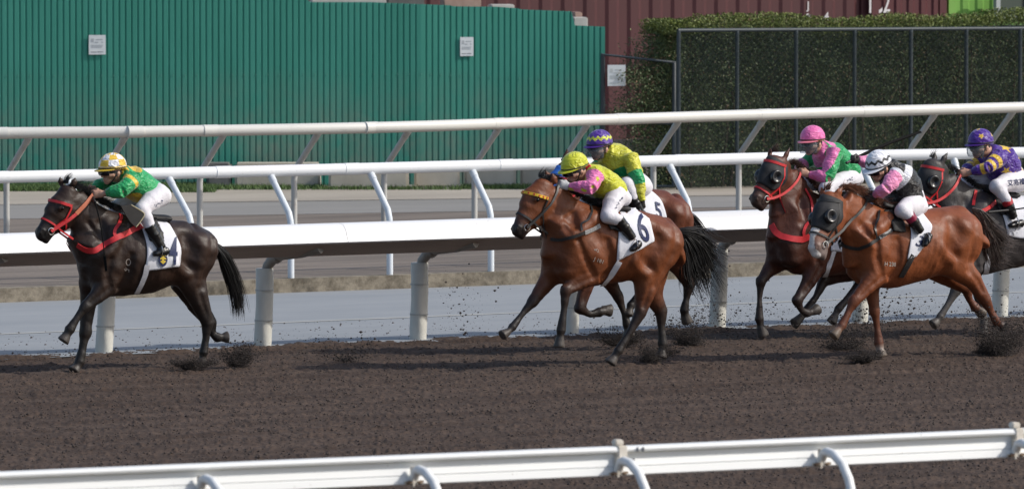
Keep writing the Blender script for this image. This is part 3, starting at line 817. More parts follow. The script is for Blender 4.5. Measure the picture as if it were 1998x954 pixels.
def grow_mesh(limbs, h, name, mat, parent=None, grow=0.0, disp=None, colf=None, it=2, cut=None, off=(0,0,0), pad=0.03, flats=None):
    lo = np.min([l.lo for l in limbs], 0) - pad - grow; hi = np.max([l.hi for l in limbs], 0) + pad + grow
    n = np.ceil((hi-lo)/h).astype(int) + 1
    D = np.full(n, 0.2, np.float32)
    ax = [lo[i] + np.arange(n[i])*h for i in range(3)]
    for l in limbs:
        m = pad + l.k + grow
        i0 = np.maximum(((l.lo-m-lo)/h).astype(int), 0); i1 = np.minimum(((l.hi+m-lo)/h).astype(int)+2, n)
        s = tuple(slice(a,b) for a,b in zip(i0,i1))
        G = np.stack(np.meshgrid(*[ax[i][s[i]] for i in range(3)], indexing='ij'), -1)
        d = l.ev(G.reshape(-1,3), grow).reshape(G.shape[:3])
        if l.sub: D[s] = -smin(-D[s], d, l.k)
        else: D[s] = smin(D[s], d, l.k)
    if disp or cut:
        near = np.argwhere(np.abs(D) < 0.06)
        P = lo + near*h
        dv = D[near[:,0],near[:,1],near[:,2]]
        if disp: dv = dv + disp(P)
        if cut: dv = np.maximum(dv, cut(P))
        D[near[:,0],near[:,1],near[:,2]] = dv
        if cut:                                   # deep inside as well
            ins = np.argwhere(D <= -0.06); P = lo + ins*h
            D[ins[:,0],ins[:,1],ins[:,2]] = np.maximum(D[ins[:,0],ins[:,1],ins[:,2]], cut(P))
    D[0]=D[-1]=0.1; D[:,0]=D[:,-1]=0.1; D[:,:,0]=D[:,:,-1]=0.1
    V, F = surface_nets(D, lo, h)
    V = relax(V, F, it)
    cl = colf(V) if colf else None
    o = mesh(name, V - np.array(off), F, mat, parent, smooth=True, colors=cl)
    return o, V, F

def blend_cols(V, limbs, default, soft=0.012):
    W = np.full(len(V), 1e-6); C = np.tile(np.array(default, float)*1e-6, (len(V),1))
    for l in limbs:
        m = ((V > l.lo-0.05) & (V < l.hi+0.05)).all(1)
        if not m.any(): continue
        d, t = l.ev(V[m], 0, True)
        w = np.exp(-np.maximum(d,0)/soft)
        if l.col is None: c = np.tile(np.array(default, float), (m.sum(),1))
        else:
            i = np.clip(t.astype(int), 0, len(l.c)-1); j = np.minimum(i+1, len(l.c)-1); f = (t-i)[:,None]
            c = l.col[i]*(1-f) + l.col[j]*f
        W[m] += w; C[m] += c*w[:,None]
    return C/W[:,None]
def nearest(V, limbs):
    best = np.full(len(V), 1e3); who = np.zeros(len(V), int); par = np.zeros(len(V))
    for i, l in enumerate(limbs):
        d, t = l.ev(V, 0, True); m = d < best
        best[m] = d[m]; who[m] = i; par[m] = t[m]/max(len(l.c)-1,1)
    return who, par

def vn3(P, f, seed=0):                             # cheap smooth noise in 3D, about -1..1
    r = np.random.default_rng(seed); out = 0
    for i in range(6):
        d = r.normal(size=3); out = out + np.sin(P@d*f + r.uniform(0,6) + 1.3*np.sin(P@r.normal(size=3)*f*0.7))
    return out/3.2

class Frame:
    """a horse's own frame on the track: x forward, y to its left (the camera side), z up"""
    def __init__(s, gpx, delta, sc, ox, oy):
        s.o = atz(*gpx, 0.0); s.o.z = 0.0
        s.u = Vector((-cos(delta), -sin(delta), 0)); s.l = Vector((0,0,1)).cross(s.u)
        s.rz = atan2(s.u.y, s.u.x); s.sc = sc; s.ox = ox; s.oy = oy
        s.inv = Matrix.Rotation(-s.rz, 3, 'Z')
        s.cam = s.inv @ (CO - s.o)
    def view(s, sc, ox, oy):                        # same frame, other tracing sheet
        import copy
        t = copy.copy(s); t.sc, t.ox, t.oy = sc, ox, oy; return t
    def pt(s, X, Y, lat=0.0):                       # traced point on the upright plane lat metres to the left of the spine
        d = ray(s.ox + X/s.sc, s.oy + Y/s.sc); o2 = s.o + s.l*lat
        t = (o2-CO).dot(s.l)/d.dot(s.l)
        return s.inv @ (CO + d*t - s.o)
    def dirv(s, X, Y):
        return s.inv @ ray(s.ox + X/s.sc, s.oy + Y/s.sc)
    def ppm(s): return FP/(s.o-CO).dot(CF)*s.sc     # sheet pixels per metre
    def hit(s, X, Y, bvh, off=0.0, maxlat=0.6):
        d = s.dirv(X, Y)
        loc, nor, i, dist = bvh.ray_cast(s.cam, d)
        if loc is None:
            # just beside the shape: take the nearest surface point to the ray
            c = s.pt(X, Y, 0.0); loc, nor, i, dist = bvh.find_nearest(c)
        if nor.dot(d) > 0: nor = -nor
        return loc + nor*off, nor
def bvh_of(V, F): return BVHTree.FromPolygons([Vector(v) for v in V], [tuple(int(i) for i in f) for f in F])

def dense(pts, step):
    out = [Vector(pts[0])]
    for a, b in zip(pts[:-1], pts[1:]):
        a, b = Vector(a), Vector(b); n = max(1, int((b-a).length/step))
        out += [a.lerp(b, (k+1)/n) for k in range(n)]
    return out
def crspline(P, n=8):
    P = [Vector(p) for p in P]; out = []
    for i in range(len(P)-1):
        p0, p1, p2, p3 = P[max(i-1,0)], P[i], P[i+1], P[min(i+2,len(P)-1)]
        for k in range(n):
            t = k/n; out.append(0.5*((2*p1)+(p2-p0)*t+(2*p0-5*p1+4*p2-p3)*t*t+(3*p1-p0-3*p2+p3)*t**3))
    return out + [P[-1]]
def strap_pts(fr, path, bvh, off=0.006, step=6):
    pp = dense([Vector((x,y,0)) for x,y in path], step)
    r = [fr.hit(p.x, p.y, bvh, off) for p in pp]
    return [q[0] for q in r], [q[1] for q in r]
def ribbon(b, pts, nors, width, th=0.004):
    """flat strap with thickness following points and surface normals"""
    n = len(pts); base = len(b.v); V = []
    for i in range(n):
        d = (pts[min(i+1,n-1)] - pts[max(i-1,0)]).normalized(); s = d.cross(nors[i]).normalized()*width/2; t = nors[i]*th
        V += [pts[i]-s, pts[i]+s, pts[i]+s+t, pts[i]-s+t]
    F = [(i*4+k, i*4+(k+1)%4, i*4+4+(k+1)%4, i*4+4+k) for i in range(n-1) for k in range(4)]
    F += [(3,2,1,0), ((n-1)*4,(n-1)*4+1,(n-1)*4+2,(n-1)*4+3)]
    b.add(V, F)
def mirror_pts(pts, nors):
    return [Vector((p.x,-p.y,p.z)) for p in pts], [Vector((q.x,-q.y,q.z)) for q in nors]

def hair(curves, mat, name, parent, n_side=3):
    """many tapering strands; curves: list of (points, root radius)"""
    v = []; f = []
    for pts, r0 in curves:
        m = len(pts); b = len(v)
        for i, p in enumerate(pts):
            d = (pts[min(i+1,m-1)] - pts[max(i-1,0)])
            d = d.normalized() if d.length > 1e-6 else Vector((0,0,1))
            u = d.orthogonal().normalized(); w = d.cross(u); r = r0*(1 - 0.85*(i/(m-1))**1.5)
            for k in range(n_side): v.append(p + (u*cos(2*pi*k/n_side) + w*sin(2*pi*k/n_side))*r)
        for i in range(m-1):
            for k in range(n_side): f.append((b+i*n_side+k, b+i*n_side+(k+1)%n_side, b+(i+1)*n_side+(k+1)%n_side, b+(i+1)*n_side+k))
    return mesh(name, v, f, mat, parent, smooth=True)

def flat_on(fr, name, mat, parent, bvh, me, cx, cy, ux, uy, vx, vy, off=0.004, side=1):
    """lay a flat drawing (mesh in x,y) onto a surface: sheet position cx,cy; u and v axes in sheet pixels"""
    bm = bmesh.new(); bm.from_mesh(me)
    bmesh.ops.triangulate(bm, faces=bm.faces)
    for _ in range(2):
        bmesh.ops.subdivide_edges(bm, edges=[e for e in bm.edges if e.calc_length() > 0.16], cuts=1)
    V = []
    for q in bm.verts:
        X = cx + q.co.x*ux + q.co.y*vx; Y = cy + q.co.x*uy + q.co.y*vy
        p, n = fr.hit(X, Y, bvh, off); V.append(p)
    bm.verts.index_update(); F = [tuple(x.index for x in f.verts) for f in bm.faces]; bm.free()
    o = mesh(name, V, F, mat, parent)
    md = o.modifiers.new('t', 'SOLIDIFY'); md.thickness = 0.0012; md.offset = 0
    return o
# ================================================================== HORSES
FORE_R = [0.15, 0.112, 0.074, 0.050, 0.030, 0.044, 0.033, 0.046]
HIND_R = [0.20, 0.160, 0.090, 0.060, 0.033, 0.046, 0.034, 0.047]
M_red = vcol_red = None
def hair_mat(name, a, b): 
    t = NT(name); t.base(t.mix(t.ramp(t.noise(40,3,0.6), [(0.35,(0,0,0)),(0.65,(1,1,1))]), a, b)); t.set(Roughness=0.45); t.b.inputs['Specular IOR Level'].default_value = 0.45; return t.m
M_blackhair = hair_mat('black_hair', (0.008,0.007,0.007), (0.022,0.019,0.018))
M_chesthair = hair_mat('chestnut_hair', (0.10,0.032,0.014), (0.20,0.075,0.035))
M_smokehair = hair_mat('smoky_hair', (0.045,0.032,0.028), (0.125,0.092,0.078))
M_redstrap = noisy('red_webbing', (0.50,0.016,0.022), (0.62,0.03,0.035), 30, 0.5)
M_orangerein = noisy('rubber_rein', (0.42,0.10,0.04), (0.52,0.14,0.06), 40, 0.6)
M_blackstrap = noisy('black_leather', (0.010,0.010,0.011), (0.030,0.028,0.028), 40, 0.45)
M_hood = noisy('hood_cloth', (0.008,0.008,0.010), (0.020,0.020,0.023), 25, 0.7, 0.2, 120, 0.002)
M_cup = plain('blinker_cup', (0.018,0.018,0.020), 0.28)
M_bluehood = noisy('blue_hood', (0.03,0.14,0.52), (0.04,0.18,0.60), 20, 0.6)
M_metal = plain('steel', (0.55,0.55,0.55), 0.25, Metallic=1.0)
M_whitecloth = noisy('white_cloth', (0.62,0.63,0.68), (0.72,0.72,0.77), 5, 0.75, 0.35, 22, 0.008)
M_navy = plain('navy_ink', (0.012,0.022,0.085), 0.6)
M_whitegirth = noisy('white_girth', (0.50,0.49,0.52), (0.64,0.63,0.66), 20, 0.75)
M_yellowband = noisy('yellow_band', (0.75,0.45,0.02), (0.85,0.55,0.04), 20, 0.5)
M_brand = plain('freeze_brand', (0.42,0.36,0.32), 0.7)
M_eye = plain('eye', (0.006,0.004,0.004), 0.08)
M_saddle = noisy('saddle_leather', (0.008,0.007,0.007), (0.018,0.016,0.016), 18, 0.62, 0.15, 60, 0.002)
M_piping = plain('saddle_piping', (0.42,0.36,0.22), 0.6)

def coat_mat(name, sheen=0.30):
    t = NT(name); a = t.n('ShaderNodeVertexColor', layer_name='Col')
    k = t.ramp(t.noise(6, 5, 0.65), [(0.25,(0.72,)*3),(0.75,(1.22,)*3)])
    k2 = t.ramp(t.noise(140, 2, 0.6, t.scaled(0.35,1,1)), [(0.3,(0.86,)*3),(0.7,(1.1,)*3)])
    c = t.mix(1.0, a.outputs[0], k, 'MULTIPLY'); c = t.mix(1.0, c, k2, 'MULTIPLY')
    g = t.n('ShaderNodeSeparateXYZ'); t.l(t.coord(), g.inputs[0])              # dust and thrown earth on legs and belly
    mr = t.n('ShaderNodeMapRange'); mr.inputs[1].default_value = 0.95; mr.inputs[2].default_value = 0.0; t.l(g.outputs[2], mr.inputs[0])
    m2 = t.n('ShaderNodeMath', operation='MULTIPLY'); t.l(mr.outputs[0], m2.inputs[0]); t.l(t.ramp(t.noise(18,5,0.75), [(0.45,(0,0,0)),(0.78,(0.20,)*3)]), m2.inputs[1])
    c = t.mix(m2.outputs[0], c, (0.095,0.075,0.065)); t.base(c)
    t.set(Roughness=0.50); t.b.inputs['Specular IOR Level'].default_value = 0.36
    t.b.inputs['Coat Weight'].default_value = 0.0; t.b.inputs['Coat Roughness'].default_value = 0.30
    t.bump(t.noise(11, 4, 0.6, t.scaled(1,1,0.8), 0.6), 0.35, 0.025)
    return t.m
M_coat = coat_mat('horse_coat')

def side_station(fr, tops, lat=0.0):
    c = []; h = []
    for (x0,y0,x1,y1) in tops:
        a, b = fr.pt(x0,y0,lat), fr.pt(x1,y1,lat); c.append((a+b)/2); h.append((a-b).length/2)
    return c, h

def make_horse(cfg):
    fr = Frame(cfg['ground'], R(cfg.get('delta',0)), *cfg['sheet'])
    root = thing('racehorse', cfg['label'], 'horse', fr.o, fr.rz, 'galloping racehorses')
    C = cfg['cols']; body, dark, muz, low = C['body'], C['dark'], C['muzzle'], C['leg']
    mixc = lambda a, b, t: tuple(x*(1-t)+y*t for x, y in zip(a, b))
    L = []
    # trunk
    c, h = side_station(fr, cfg['torso']); n = len(c)
    prof = [0.175, 0.235, 0.275, 0.295, 0.285, 0.240, 0.230, 0.15]
    if n != len(prof): prof = list(np.interp(np.linspace(0,1,n), np.linspace(0,1,len(prof)), prof))
    trunk_w = prof
    c[0] = c[0] + Vector((-0.11,0,0)); c[-1] = c[-1] + Vector((0.15,0,0.02)); c[-2] = c[-2] + Vector((0.06,0,0))
    tc = [mixc(body, C.get('chest', body), 0.7)] + [body]*(n-1)  # chest coat painted darker to stand for the shade on its front
    L.append(Limb(c, h, prof, k=0.05, col=tc, cap=0.55, name='trunk'))
    # neck
    nl = cfg.get('necklat', 0.0); c2, h2 = side_station(fr, cfg['neck'])
    m = len(c2); lat = np.linspace(nl, 0, m)
    c2 = [fr.pt((a[0]+a[2])/2, (a[1]+a[3])/2, l) for a, l in zip(cfg['neck'], lat)]
    w2 = np.linspace(0.076, 0.165, m)
    L.append(Limb(c2, [x*0.93 for x in h2], w2, k=0.07, col=[body]*m, cap=0.5, name='neck'))
    # head
    c3 = []; h3 = []
    hl = cfg.get('headlat', [nl]*6)
    for (x0,y0,x1,y1), l in zip(cfg['head'], hl):
        a, b = fr.pt(x0,y0,l), fr.pt(x1,y1,l); c3.append((a+b)/2); h3.append((a-b).length/2)
    w3 = [0.082, 0.108, 0.088, 0.066, 0.060, 0.054]
    hs = [(0,1,0) for _ in range(6)]
    hd = Limb(c3, h3, w3, k=0.04, col=[body, body, mixc(body,muz,0.1), mixc(body,muz,0.35), muz, muz], cap=0.75, name='head')
    L.append(hd)
    hc = np.array([tuple(q) for q in c3])
    # frame of the head: along the nose, towards the forehead, sideways
    ah = (hc[5]-hc[0]); ah /= np.linalg.norm(ah); sdv = np.array([0,1.0,0]) - ah*ah[1]; sdv /= np.linalg.norm(sdv)
    fh = np.cross(ah, sdv); 
    f0 = np.array(fr.pt(*cfg['head'][2][:2], hl[2])) - hc[2]
    if fh.dot(f0) < 0: fh = -fh
    # cheek, brow, nostril, lips
    for s in (1, -1):
        q = hc[1]*0.45 + hc[2]*0.55 - fh*h3[2]*0.30 + sdv*s*0.055
        L.append(Limb([q-ah*0.05, q+ah*0.03], [0.075,0.06], [0.040,0.034], k=0.03, col=body, name='cheek'))
        q = hc[1] + fh*h3[1]*0.45 + sdv*s*0.085 + ah*0.035
        L.append(Limb([q-ah*0.03, q+ah*0.025], [0.026,0.022], k=0.02, col=dark, name='brow'))
        q = hc[4]*0.6 + hc[5]*0.4 + fh*h3[4]*0.55 + sdv*s*0.046
        L.append(Limb([q-ah*0.02, q+ah*0.02], [0.028,0.024], [0.018,0.016], k=0.015, col=muz, name='nose'))
        qn = q + sdv*s*0.018 + ah*0.012
        L.append(Limb([qn-ah*0.018+fh*0.006, qn+ah*0.014-fh*0.004], [0.012,0.012], [0.012,0.012], k=0.008, sub=True, col=(0.01,0.008,0.008), name='nostril'))
        # facial ridge
        q0 = hc[1]*0.3+hc[2]*0.7 + sdv*s*0.070 + fh*0.01; q1 = hc[3] + sdv*s*0.048
        L.append(Limb([q0, q1], [0.018,0.012], [0.014,0.010], k=0.02, col=body, name='ridge'))
    q = hc[5] - fh*h3[5]*0.85 + ah*(-0.005)
    L.append(Limb([q-ah*0.05, q+ah*0.02], [0.026,0.022], [0.036,0.030], k=0.02, col=muz, name='chin'))
    # ears
    for e in cfg['ears']:
        a, t_ = fr.pt(e[0], e[1], e[4]), fr.pt(e[2], e[3], e[4]+e[5] if len(e) > 5 else e[4])
        a, t_ = np.array(a), np.array(t_)
        L.append(Limb([a, a*0.55+t_*0.45, t_], [0.028,0.032,0.006], [0.022,0.020,0.005], k=0.015, col=[body,body,dark], name='ear'))
    # legs
    hooves = []
    for kind, lt, lb, pts, lc in cfg['legs']:
        RR = FORE_R if kind == 'f' else HIND_R
        lats = np.linspace(lt, lb, 8)
        if kind == 'f': lats[0] = lt*0.85
        P = [np.array(fr.pt(x, y, l)) for (x,y), l in zip(pts, lats)]
        black = lc or low
        cols = [body, body, mixc(body,low,0.35 if kind=='f' else 0.22), mixc(body,low,0.9), low if lc else black, low if lc else black, black, black]
        hh = list(RR); ww = [r*k for r, k in zip(RR, (0.62,0.72,0.85,0.88,0.82,0.9,1,1))]
        if kind == 'h': ww[0] = 0.145; ww[1] = 0.11
        # upper limb blends softly, lower limb tightly
        L.append(Limb(P[:4], hh[:4], ww[:4], k=0.06, col=cols[:4], cap=0.5, name='upper'))
        L.append(Limb(P[3:7], hh[3:7], ww[3:7], k=0.012, col=cols[3:7], cap=0.6, name='lower'))
        if kind == 'h':                               # point of hock
            d = P[3]-P[2]; d2 = P[4]-P[3]; back = (d/np.linalg.norm(d) - d2/np.linalg.norm(d2))
            if np.linalg.norm(back) > 0.05: back /= np.linalg.norm(back)
            L.append(Limb([P[3]-d/np.linalg.norm(d)*0.03+back*0.022, P[3]+back*0.03], [0.024,0.026], [0.02,0.02], k=0.02, col=cols[3], name='hock'))
            L.append(Limb([P[2]+back*0.05, P[3]+back*0.03], [0.022,0.014], [0.016,0.012], k=0.02, col=cols[2], name='tendon'))
        else:
            d = P[4]-P[3]; L.append(Limb([P[3]-0.02*d/np.linalg.norm(d), P[3]+0.02*d/np.linalg.norm(d)], [0.056,0.053], [0.048,0.046], k=0.015, col=cols[3], name='knee'))
        # tendon behind the cannon and fetlock ergot
        d = P[5]-P[4]; d /= np.linalg.norm(d)
        # hoof: a short flaring cone towards the toe
        ax = P[7]-P[6]; ax = ax/np.linalg.norm(ax)
        hoofc = cfg.get('hoofcol', (0.070,0.060,0.054)) if not lc else (0.10,0.075,0.055)
        L.append(Limb([P[6], P[7]-ax*0.01], [0.040,0.060], [0.040,0.057], k=0.006, col=[hoofc,hoofc], cap=0.12, name='hoof'))
    # muscle: shoulder blade, forearm, stifle, buttock, breast
    t0 = [np.array(q) for q in c]
    for s in (1, -1):
        fl = [l for l in cfg['legs'] if l[0]=='f' and l[1]*s > 0][0]; S, E = [np.array(fr.pt(x,y,s*0.15)) for (x,y) in fl[3][:2]]
        wth = np.array(fr.pt(cfg['neck'][-1][0], cfg['neck'][-1][1], 0)); 
        a = S*0.4 + wth*0.6; a[1] = s*0.15
        L.append(Limb([a, S+np.array([0.02,0,-0.02])], [0.085,0.12], [0.060,0.075], k=0.05, col=body, name='scapula'))
        tri = S*0.35+E*0.65 + np.array([-0.10,0,0.05]); tri[1] = s*0.19
        L.append(Limb([a*0.3+tri*0.7+np.array([-0.04,0,0.04]), tri], [0.07,0.08], [0.05,0.05], k=0.045, col=body, name='triceps'))
        ch = t0[0] + np.array([0.005,0,-0.02]); ch[1] = s*0.085
        L.append(Limb([ch+np.array([0,0,0.07]), ch-np.array([0.02,0,0.08])], [0.10,0.11], [0.095,0.095], k=0.08, col=tc[0], name='breast'))
        hl_ = [l for l in cfg['legs'] if l[0]=='h' and l[1]*s > 0][0]; Hp, St = [np.array(fr.pt(x,y,s*0.15)) for (x,y) in hl_[3][:2]]
        L.append(Limb([Hp+np.array([-0.02,0,0.05]), Hp*0.45+St*0.55+np.array([-0.06,s*0.01,0])], [0.165,0.13], [0.105,0.085], k=0.06, col=body, name='quarter'))
        hp = Hp*0.8 + np.array([0.16,0,0.09]); hp = Hp + np.array([0.15,0,0.11]); hp[1] = s*0.20
    # grooves between muscles
    for s in (1, -1):
        fl = [l for l in cfg['legs'] if l[0]=='f' and l[1]*s > 0][0]; S, E = [np.array(fr.pt(x,y,s*0.15)) for (x,y) in fl[3][:2]]
        g0 = S + np.array([-0.12,0,0.22]); g1 = E + np.array([-0.13,0,0.10]); g0[1] = s*0.285; g1[1] = s*0.30
        L.append(Limb([g0, g1], [0.03,0.04], [0.045,0.05], k=0.07, sub=True, name='groove'))
        hl_ = [l for l in cfg['legs'] if l[0]=='h' and l[1]*s > 0][0]; Hp, St = [np.array(fr.pt(x,y,s*0.15)) for (x,y) in hl_[3][:2]]
        g0 = Hp + np.array([0.20,0,0.0]); g1 = St + np.array([0.12,0,0.08]); g0[1] = s*0.30; g1[1] = s*0.29
        L.append(Limb([g0, g1], [0.05,0.06], [0.055,0.055], k=0.09, sub=True, name='groove'))
    # finer relief laid on the surface found so far
    solid = [l for l in L if not l.sub]
    def surf_y(x, z, s):
        ys = np.linspace(0.48, 0.0, 60); P = np.stack([np.full(60,x), s*ys, np.full(60,z)], 1)
        d = np.full(60, 1.0)
        for l in solid:
            if l.lo[0]-0.1 < x < l.hi[0]+0.1 and l.lo[2]-0.1 < z < l.hi[2]+0.1: d = smin(d, l.ev(P), l.k)
        i = np.argmax(d < 0)
        return ys[i] if d[i] < 0 else None
    def line_on(pts, r, depth, s, sub, kk):
        P = []
        pts = crspline([Vector((p[0],0,p[2])) for p in pts], 3)
        for p in pts:
            y = surf_y(p.x, p.z, s)
            if y is not None: P.append((p.x, s*(y + (r-depth if sub else depth-r)), p.z))
        if len(P) > 1: L.append(Limb(P, r, k=kk, sub=sub, col=None if sub else body, name='groove' if sub else 'ridge'))
    V3 = lambda x, z: np.array([x, 0.0, z])
    for s in (1, -1):
        fl = [l for l in cfg['legs'] if l[0]=='f' and l[1]*s > 0][0]; S, E, Mf, Kn = [np.array(fr.pt(x,y,s*0.15)) for (x,y) in fl[3][:4]]
        hl_ = [l for l in cfg['legs'] if l[0]=='h' and l[1]*s > 0][0]; Hp, St, Gk, Hk = [np.array(fr.pt(x,y,s*0.14)) for (x,y) in hl_[3][:4]]
        nk = [np.array(q) for q in c2]
        # jugular groove, edge of the shoulder, triceps edge
        line_on([nk[1]-V3(0,h2[1]*0.45), nk[2]-V3(0,h2[2]*0.40), nk[-1]*0.6+S*0.4+V3(0.05,0)], 0.016, 0.012, s, True, 0.035)
        line_on([nk[2]+V3(0,h2[2]*0.25), nk[-1]+V3(0.10,0.02), S+V3(0.10,0.10)], 0.020, 0.010, s, True, 0.05)
        line_on([wth*0.75+S*0.25, wth*0.4+S*0.6, S+V3(0.02,0.03)], 0.030, 0.012, s, False, 0.05)
        line_on([S+V3(-0.02,-0.02), S*0.4+E*0.6+V3(0.03,0), E+V3(0.02,-0.02)], 0.018, 0.010, s, True, 0.04)
        line_on([E*0.5+S*0.5+V3(-0.20,0.14), E+V3(-0.15,0.06), E+V3(-0.10,-0.04)], 0.020, 0.014, s, True, 0.045)
        line_on([E+V3(0.0,-0.03), Mf, Kn*0.6+Mf*0.4], 0.014, 0.007, s, True, 0.03)
        # haunch: point of hip to stifle, hamstring seam, gaskin
        line_on([Hp+V3(0.19,0.10), Hp+V3(0.14,-0.02), St+V3(0.09,0.12), St+V3(0.05,0.02)], 0.034, 0.014, s, True, 0.10)
        line_on([Hp+V3(-0.10,0.10), Hp*0.5+St*0.5+V3(-0.11,0.02), St*0.5+Gk*0.5+V3(-0.05,0)], 0.020, 0.007, s, True, 0.06)
        line_on([St+V3(0.06,0.0), St+V3(0.16,0.06), St+V3(0.24,0.13)], 0.022, 0.004, s, False, 0.07)
        line_on([St*0.5+Gk*0.5, Gk, Gk*0.4+Hk*0.6], 0.013, 0.007, s, True, 0.03)
    vis = [l for l in L if not l.sub or l.name == 'nostril']
    blaze = cfg.get('blaze'); tarr = np.array([tuple(q) for q in c])
    def colf(V):
        cc = blend_cols(V, vis, body)
        if C.get('top') is not None:                 # darker back and flank patches of this coat
            k = (np.clip(vn3(V, 5.0, 3)*0.5+0.35, 0, 1)*np.clip((V[:,2]-0.62)/0.25, 0, 1))[:,None]*C['topamt']
            cc = cc*(1-k) + np.array(C['top'])*k
        if blaze:
            q = V - hc[0]; along = q@ah; up = q@fh; sd_ = q@sdv
            Lh = np.linalg.norm(hc[5]-hc[0])
            m = (along > blaze[0]*Lh) & (along < blaze[1]*Lh) & (np.abs(sd_ + 0.010*np.sin(along*30)) < blaze[2]) & (up > 0.0)
            cc[m] = np.array((0.62,0.58,0.55))
        return cc
    def disp(P):
        x0, x1 = tarr[0,0], tarr[-1,0]; u = (P[:,0]-x1)/(x0-x1)
        zc = np.interp(-P[:,0], -tarr[:,0], tarr[:,2])
        rib = np.clip(1-((u-0.50)/0.20)**2, 0, 1)*np.clip(1-((P[:,2]-zc+0.02)/0.22)**2, 0, 1)*np.clip((np.abs(P[:,1])-0.15)/0.08, 0, 1)
        return 0.0055*vn3(P, 8.0, 5) + 0.0022*vn3(P, 22.0, 6) + rib*0.0028*np.sin(2*pi*(P[:,0]+0.25*(P[:,2]-zc))/0.068)
    o, V, F = grow_mesh(L, cfg.get('res', 0.0105), 'body', M_coat, root, disp=disp, colf=colf, it=2)
    bvh = bvh_of(V, F)
    K = dict(fr=fr, root=root, bvh=bvh, hc=hc, ah=ah, fh=fh, sdv=sdv, h3=h3, w3=w3, L=L, cfg=cfg, c=c, h=h, V=V)
    # eyes
    for s in (1, -1):
        q = hc[1] + fh*h3[1]*0.35 + sdv*s*0.092 + ah*0.045
        loc, nor, _, _ = bvh.find_nearest(Vector(q)); b = MB()
        mesh_uv(b, loc - nor*0.006, 0.019); b.build('eye', M_eye, root, smooth=3)
    # mane
    cur = []
    mg = [fr.pt(x, y, nl*(1-i/(len(cfg['mane'])-1))) for i, (x,y) in enumerate(cfg['mane'])]
    ml = crspline(mg, 10); mh = cfg.get('manehair', M_blackhair); fl_ = cfg.get('maneflow', (-0.10, 0.03))
    for i in range(int(cfg.get('manen', 260)*2.2)):
        t = random.random()*(len(ml)-1.01); k = int(t); p = ml[k].lerp(ml[k+1], t-k) + Vector((0, random.uniform(-0.02,0.02), random.uniform(-0.03,0.0)))
        Lm = random.uniform(0.5, 1.1)*cfg.get('manelen', 0.12); sd = random.choice((1,1,-1)) 
        d = Vector((fl_[0]*random.uniform(0.4,1.3), sd*random.uniform(0.1,0.5)*0.1, fl_[1]*random.uniform(-0.5,1.5)))
        d = d.normalized()*Lm; drop = Vector((0, sd*0.02, -Lm*random.uniform(0.1,0.45)))
        cur.append(([p, p+d*0.35+Vector((0,0,0.012)), p+d*0.7+drop*0.4, p+d+drop], random.uniform(0.0020,0.0036)))
    cur2 = []
    for i in range(cfg.get('forelock', 40)):
        p = Vector(hc[0] + fh*h3[0]*0.7 + sdv*random.uniform(-0.04,0.04) - ah*0.05)
        d = Vector(fh*0.04 + ah*random.uniform(-0.06,0.08) + sdv*random.uniform(-0.04,0.04)) + Vector((-0.05,0,0.03))
        cur2.append(([p, p+d*0.5+Vector((0,0,0.01)), p+d+Vector((-0.02,0,0.0))], 0.0032))
    hair(cur, mh, 'mane', root)
    hair(cur2, mh, 'forelock', root)
    # tail
    cur = []; guides = [[fr.pt(x, y, l) for x, y, l in g] for g in cfg['tail']]
    for i in range(cfg.get('tailn', 420)):
        g = random.choice(guides); g2 = random.choice(guides); w = random.random()**1.5*0.5
        m = min(len(g), len(g2)); base = [g[k].lerp(g2[k], w) for k in range(m)]
        end = random.uniform(0.72, 1.03); sp = cfg.get('tailspread', 0.05)
        o1 = Vector((random.gauss(0,1), random.gauss(0,1), random.gauss(0,1))); o2 = Vector((random.gauss(0,1), random.gauss(0,1), random.gauss(0,1)))
        pts = crspline(base, 4); nk = len(pts); keep = max(4, int(nk*end)); q = []
        for k in range(keep):
            t = k/(nk-1); q.append(pts[k] + o1*(0.014 + sp*0.55*t)*min(1,0.3+t*2)*0.8 + o2*sp*0.35*t*t)
        cur.append((q, random.uniform(0.0030,0.0062)))
    hair(cur, cfg.get('tailhair', M_blackhair), 'tail', root)
    return K

def mesh_uv(b, c, r, nu=12, nv=8, sx=(1,1,1)):
    c = Vector(c); v = []; f = []
    for j in range(nv+1):
        th = pi*j/nv
        for i in range(nu):
            a = 2*pi*i/nu; v.append(c + Vector((r*sx[0]*sin(th)*cos(a), r*sx[1]*sin(th)*sin(a), r*sx[2]*cos(th))))
    for j in range(nv):
        for i in range(nu): f.append((j*nu+i, j*nu+(i+1)%nu, (j+1)*nu+(i+1)%nu, (j+1)*nu+i))
    b.add(v, f)

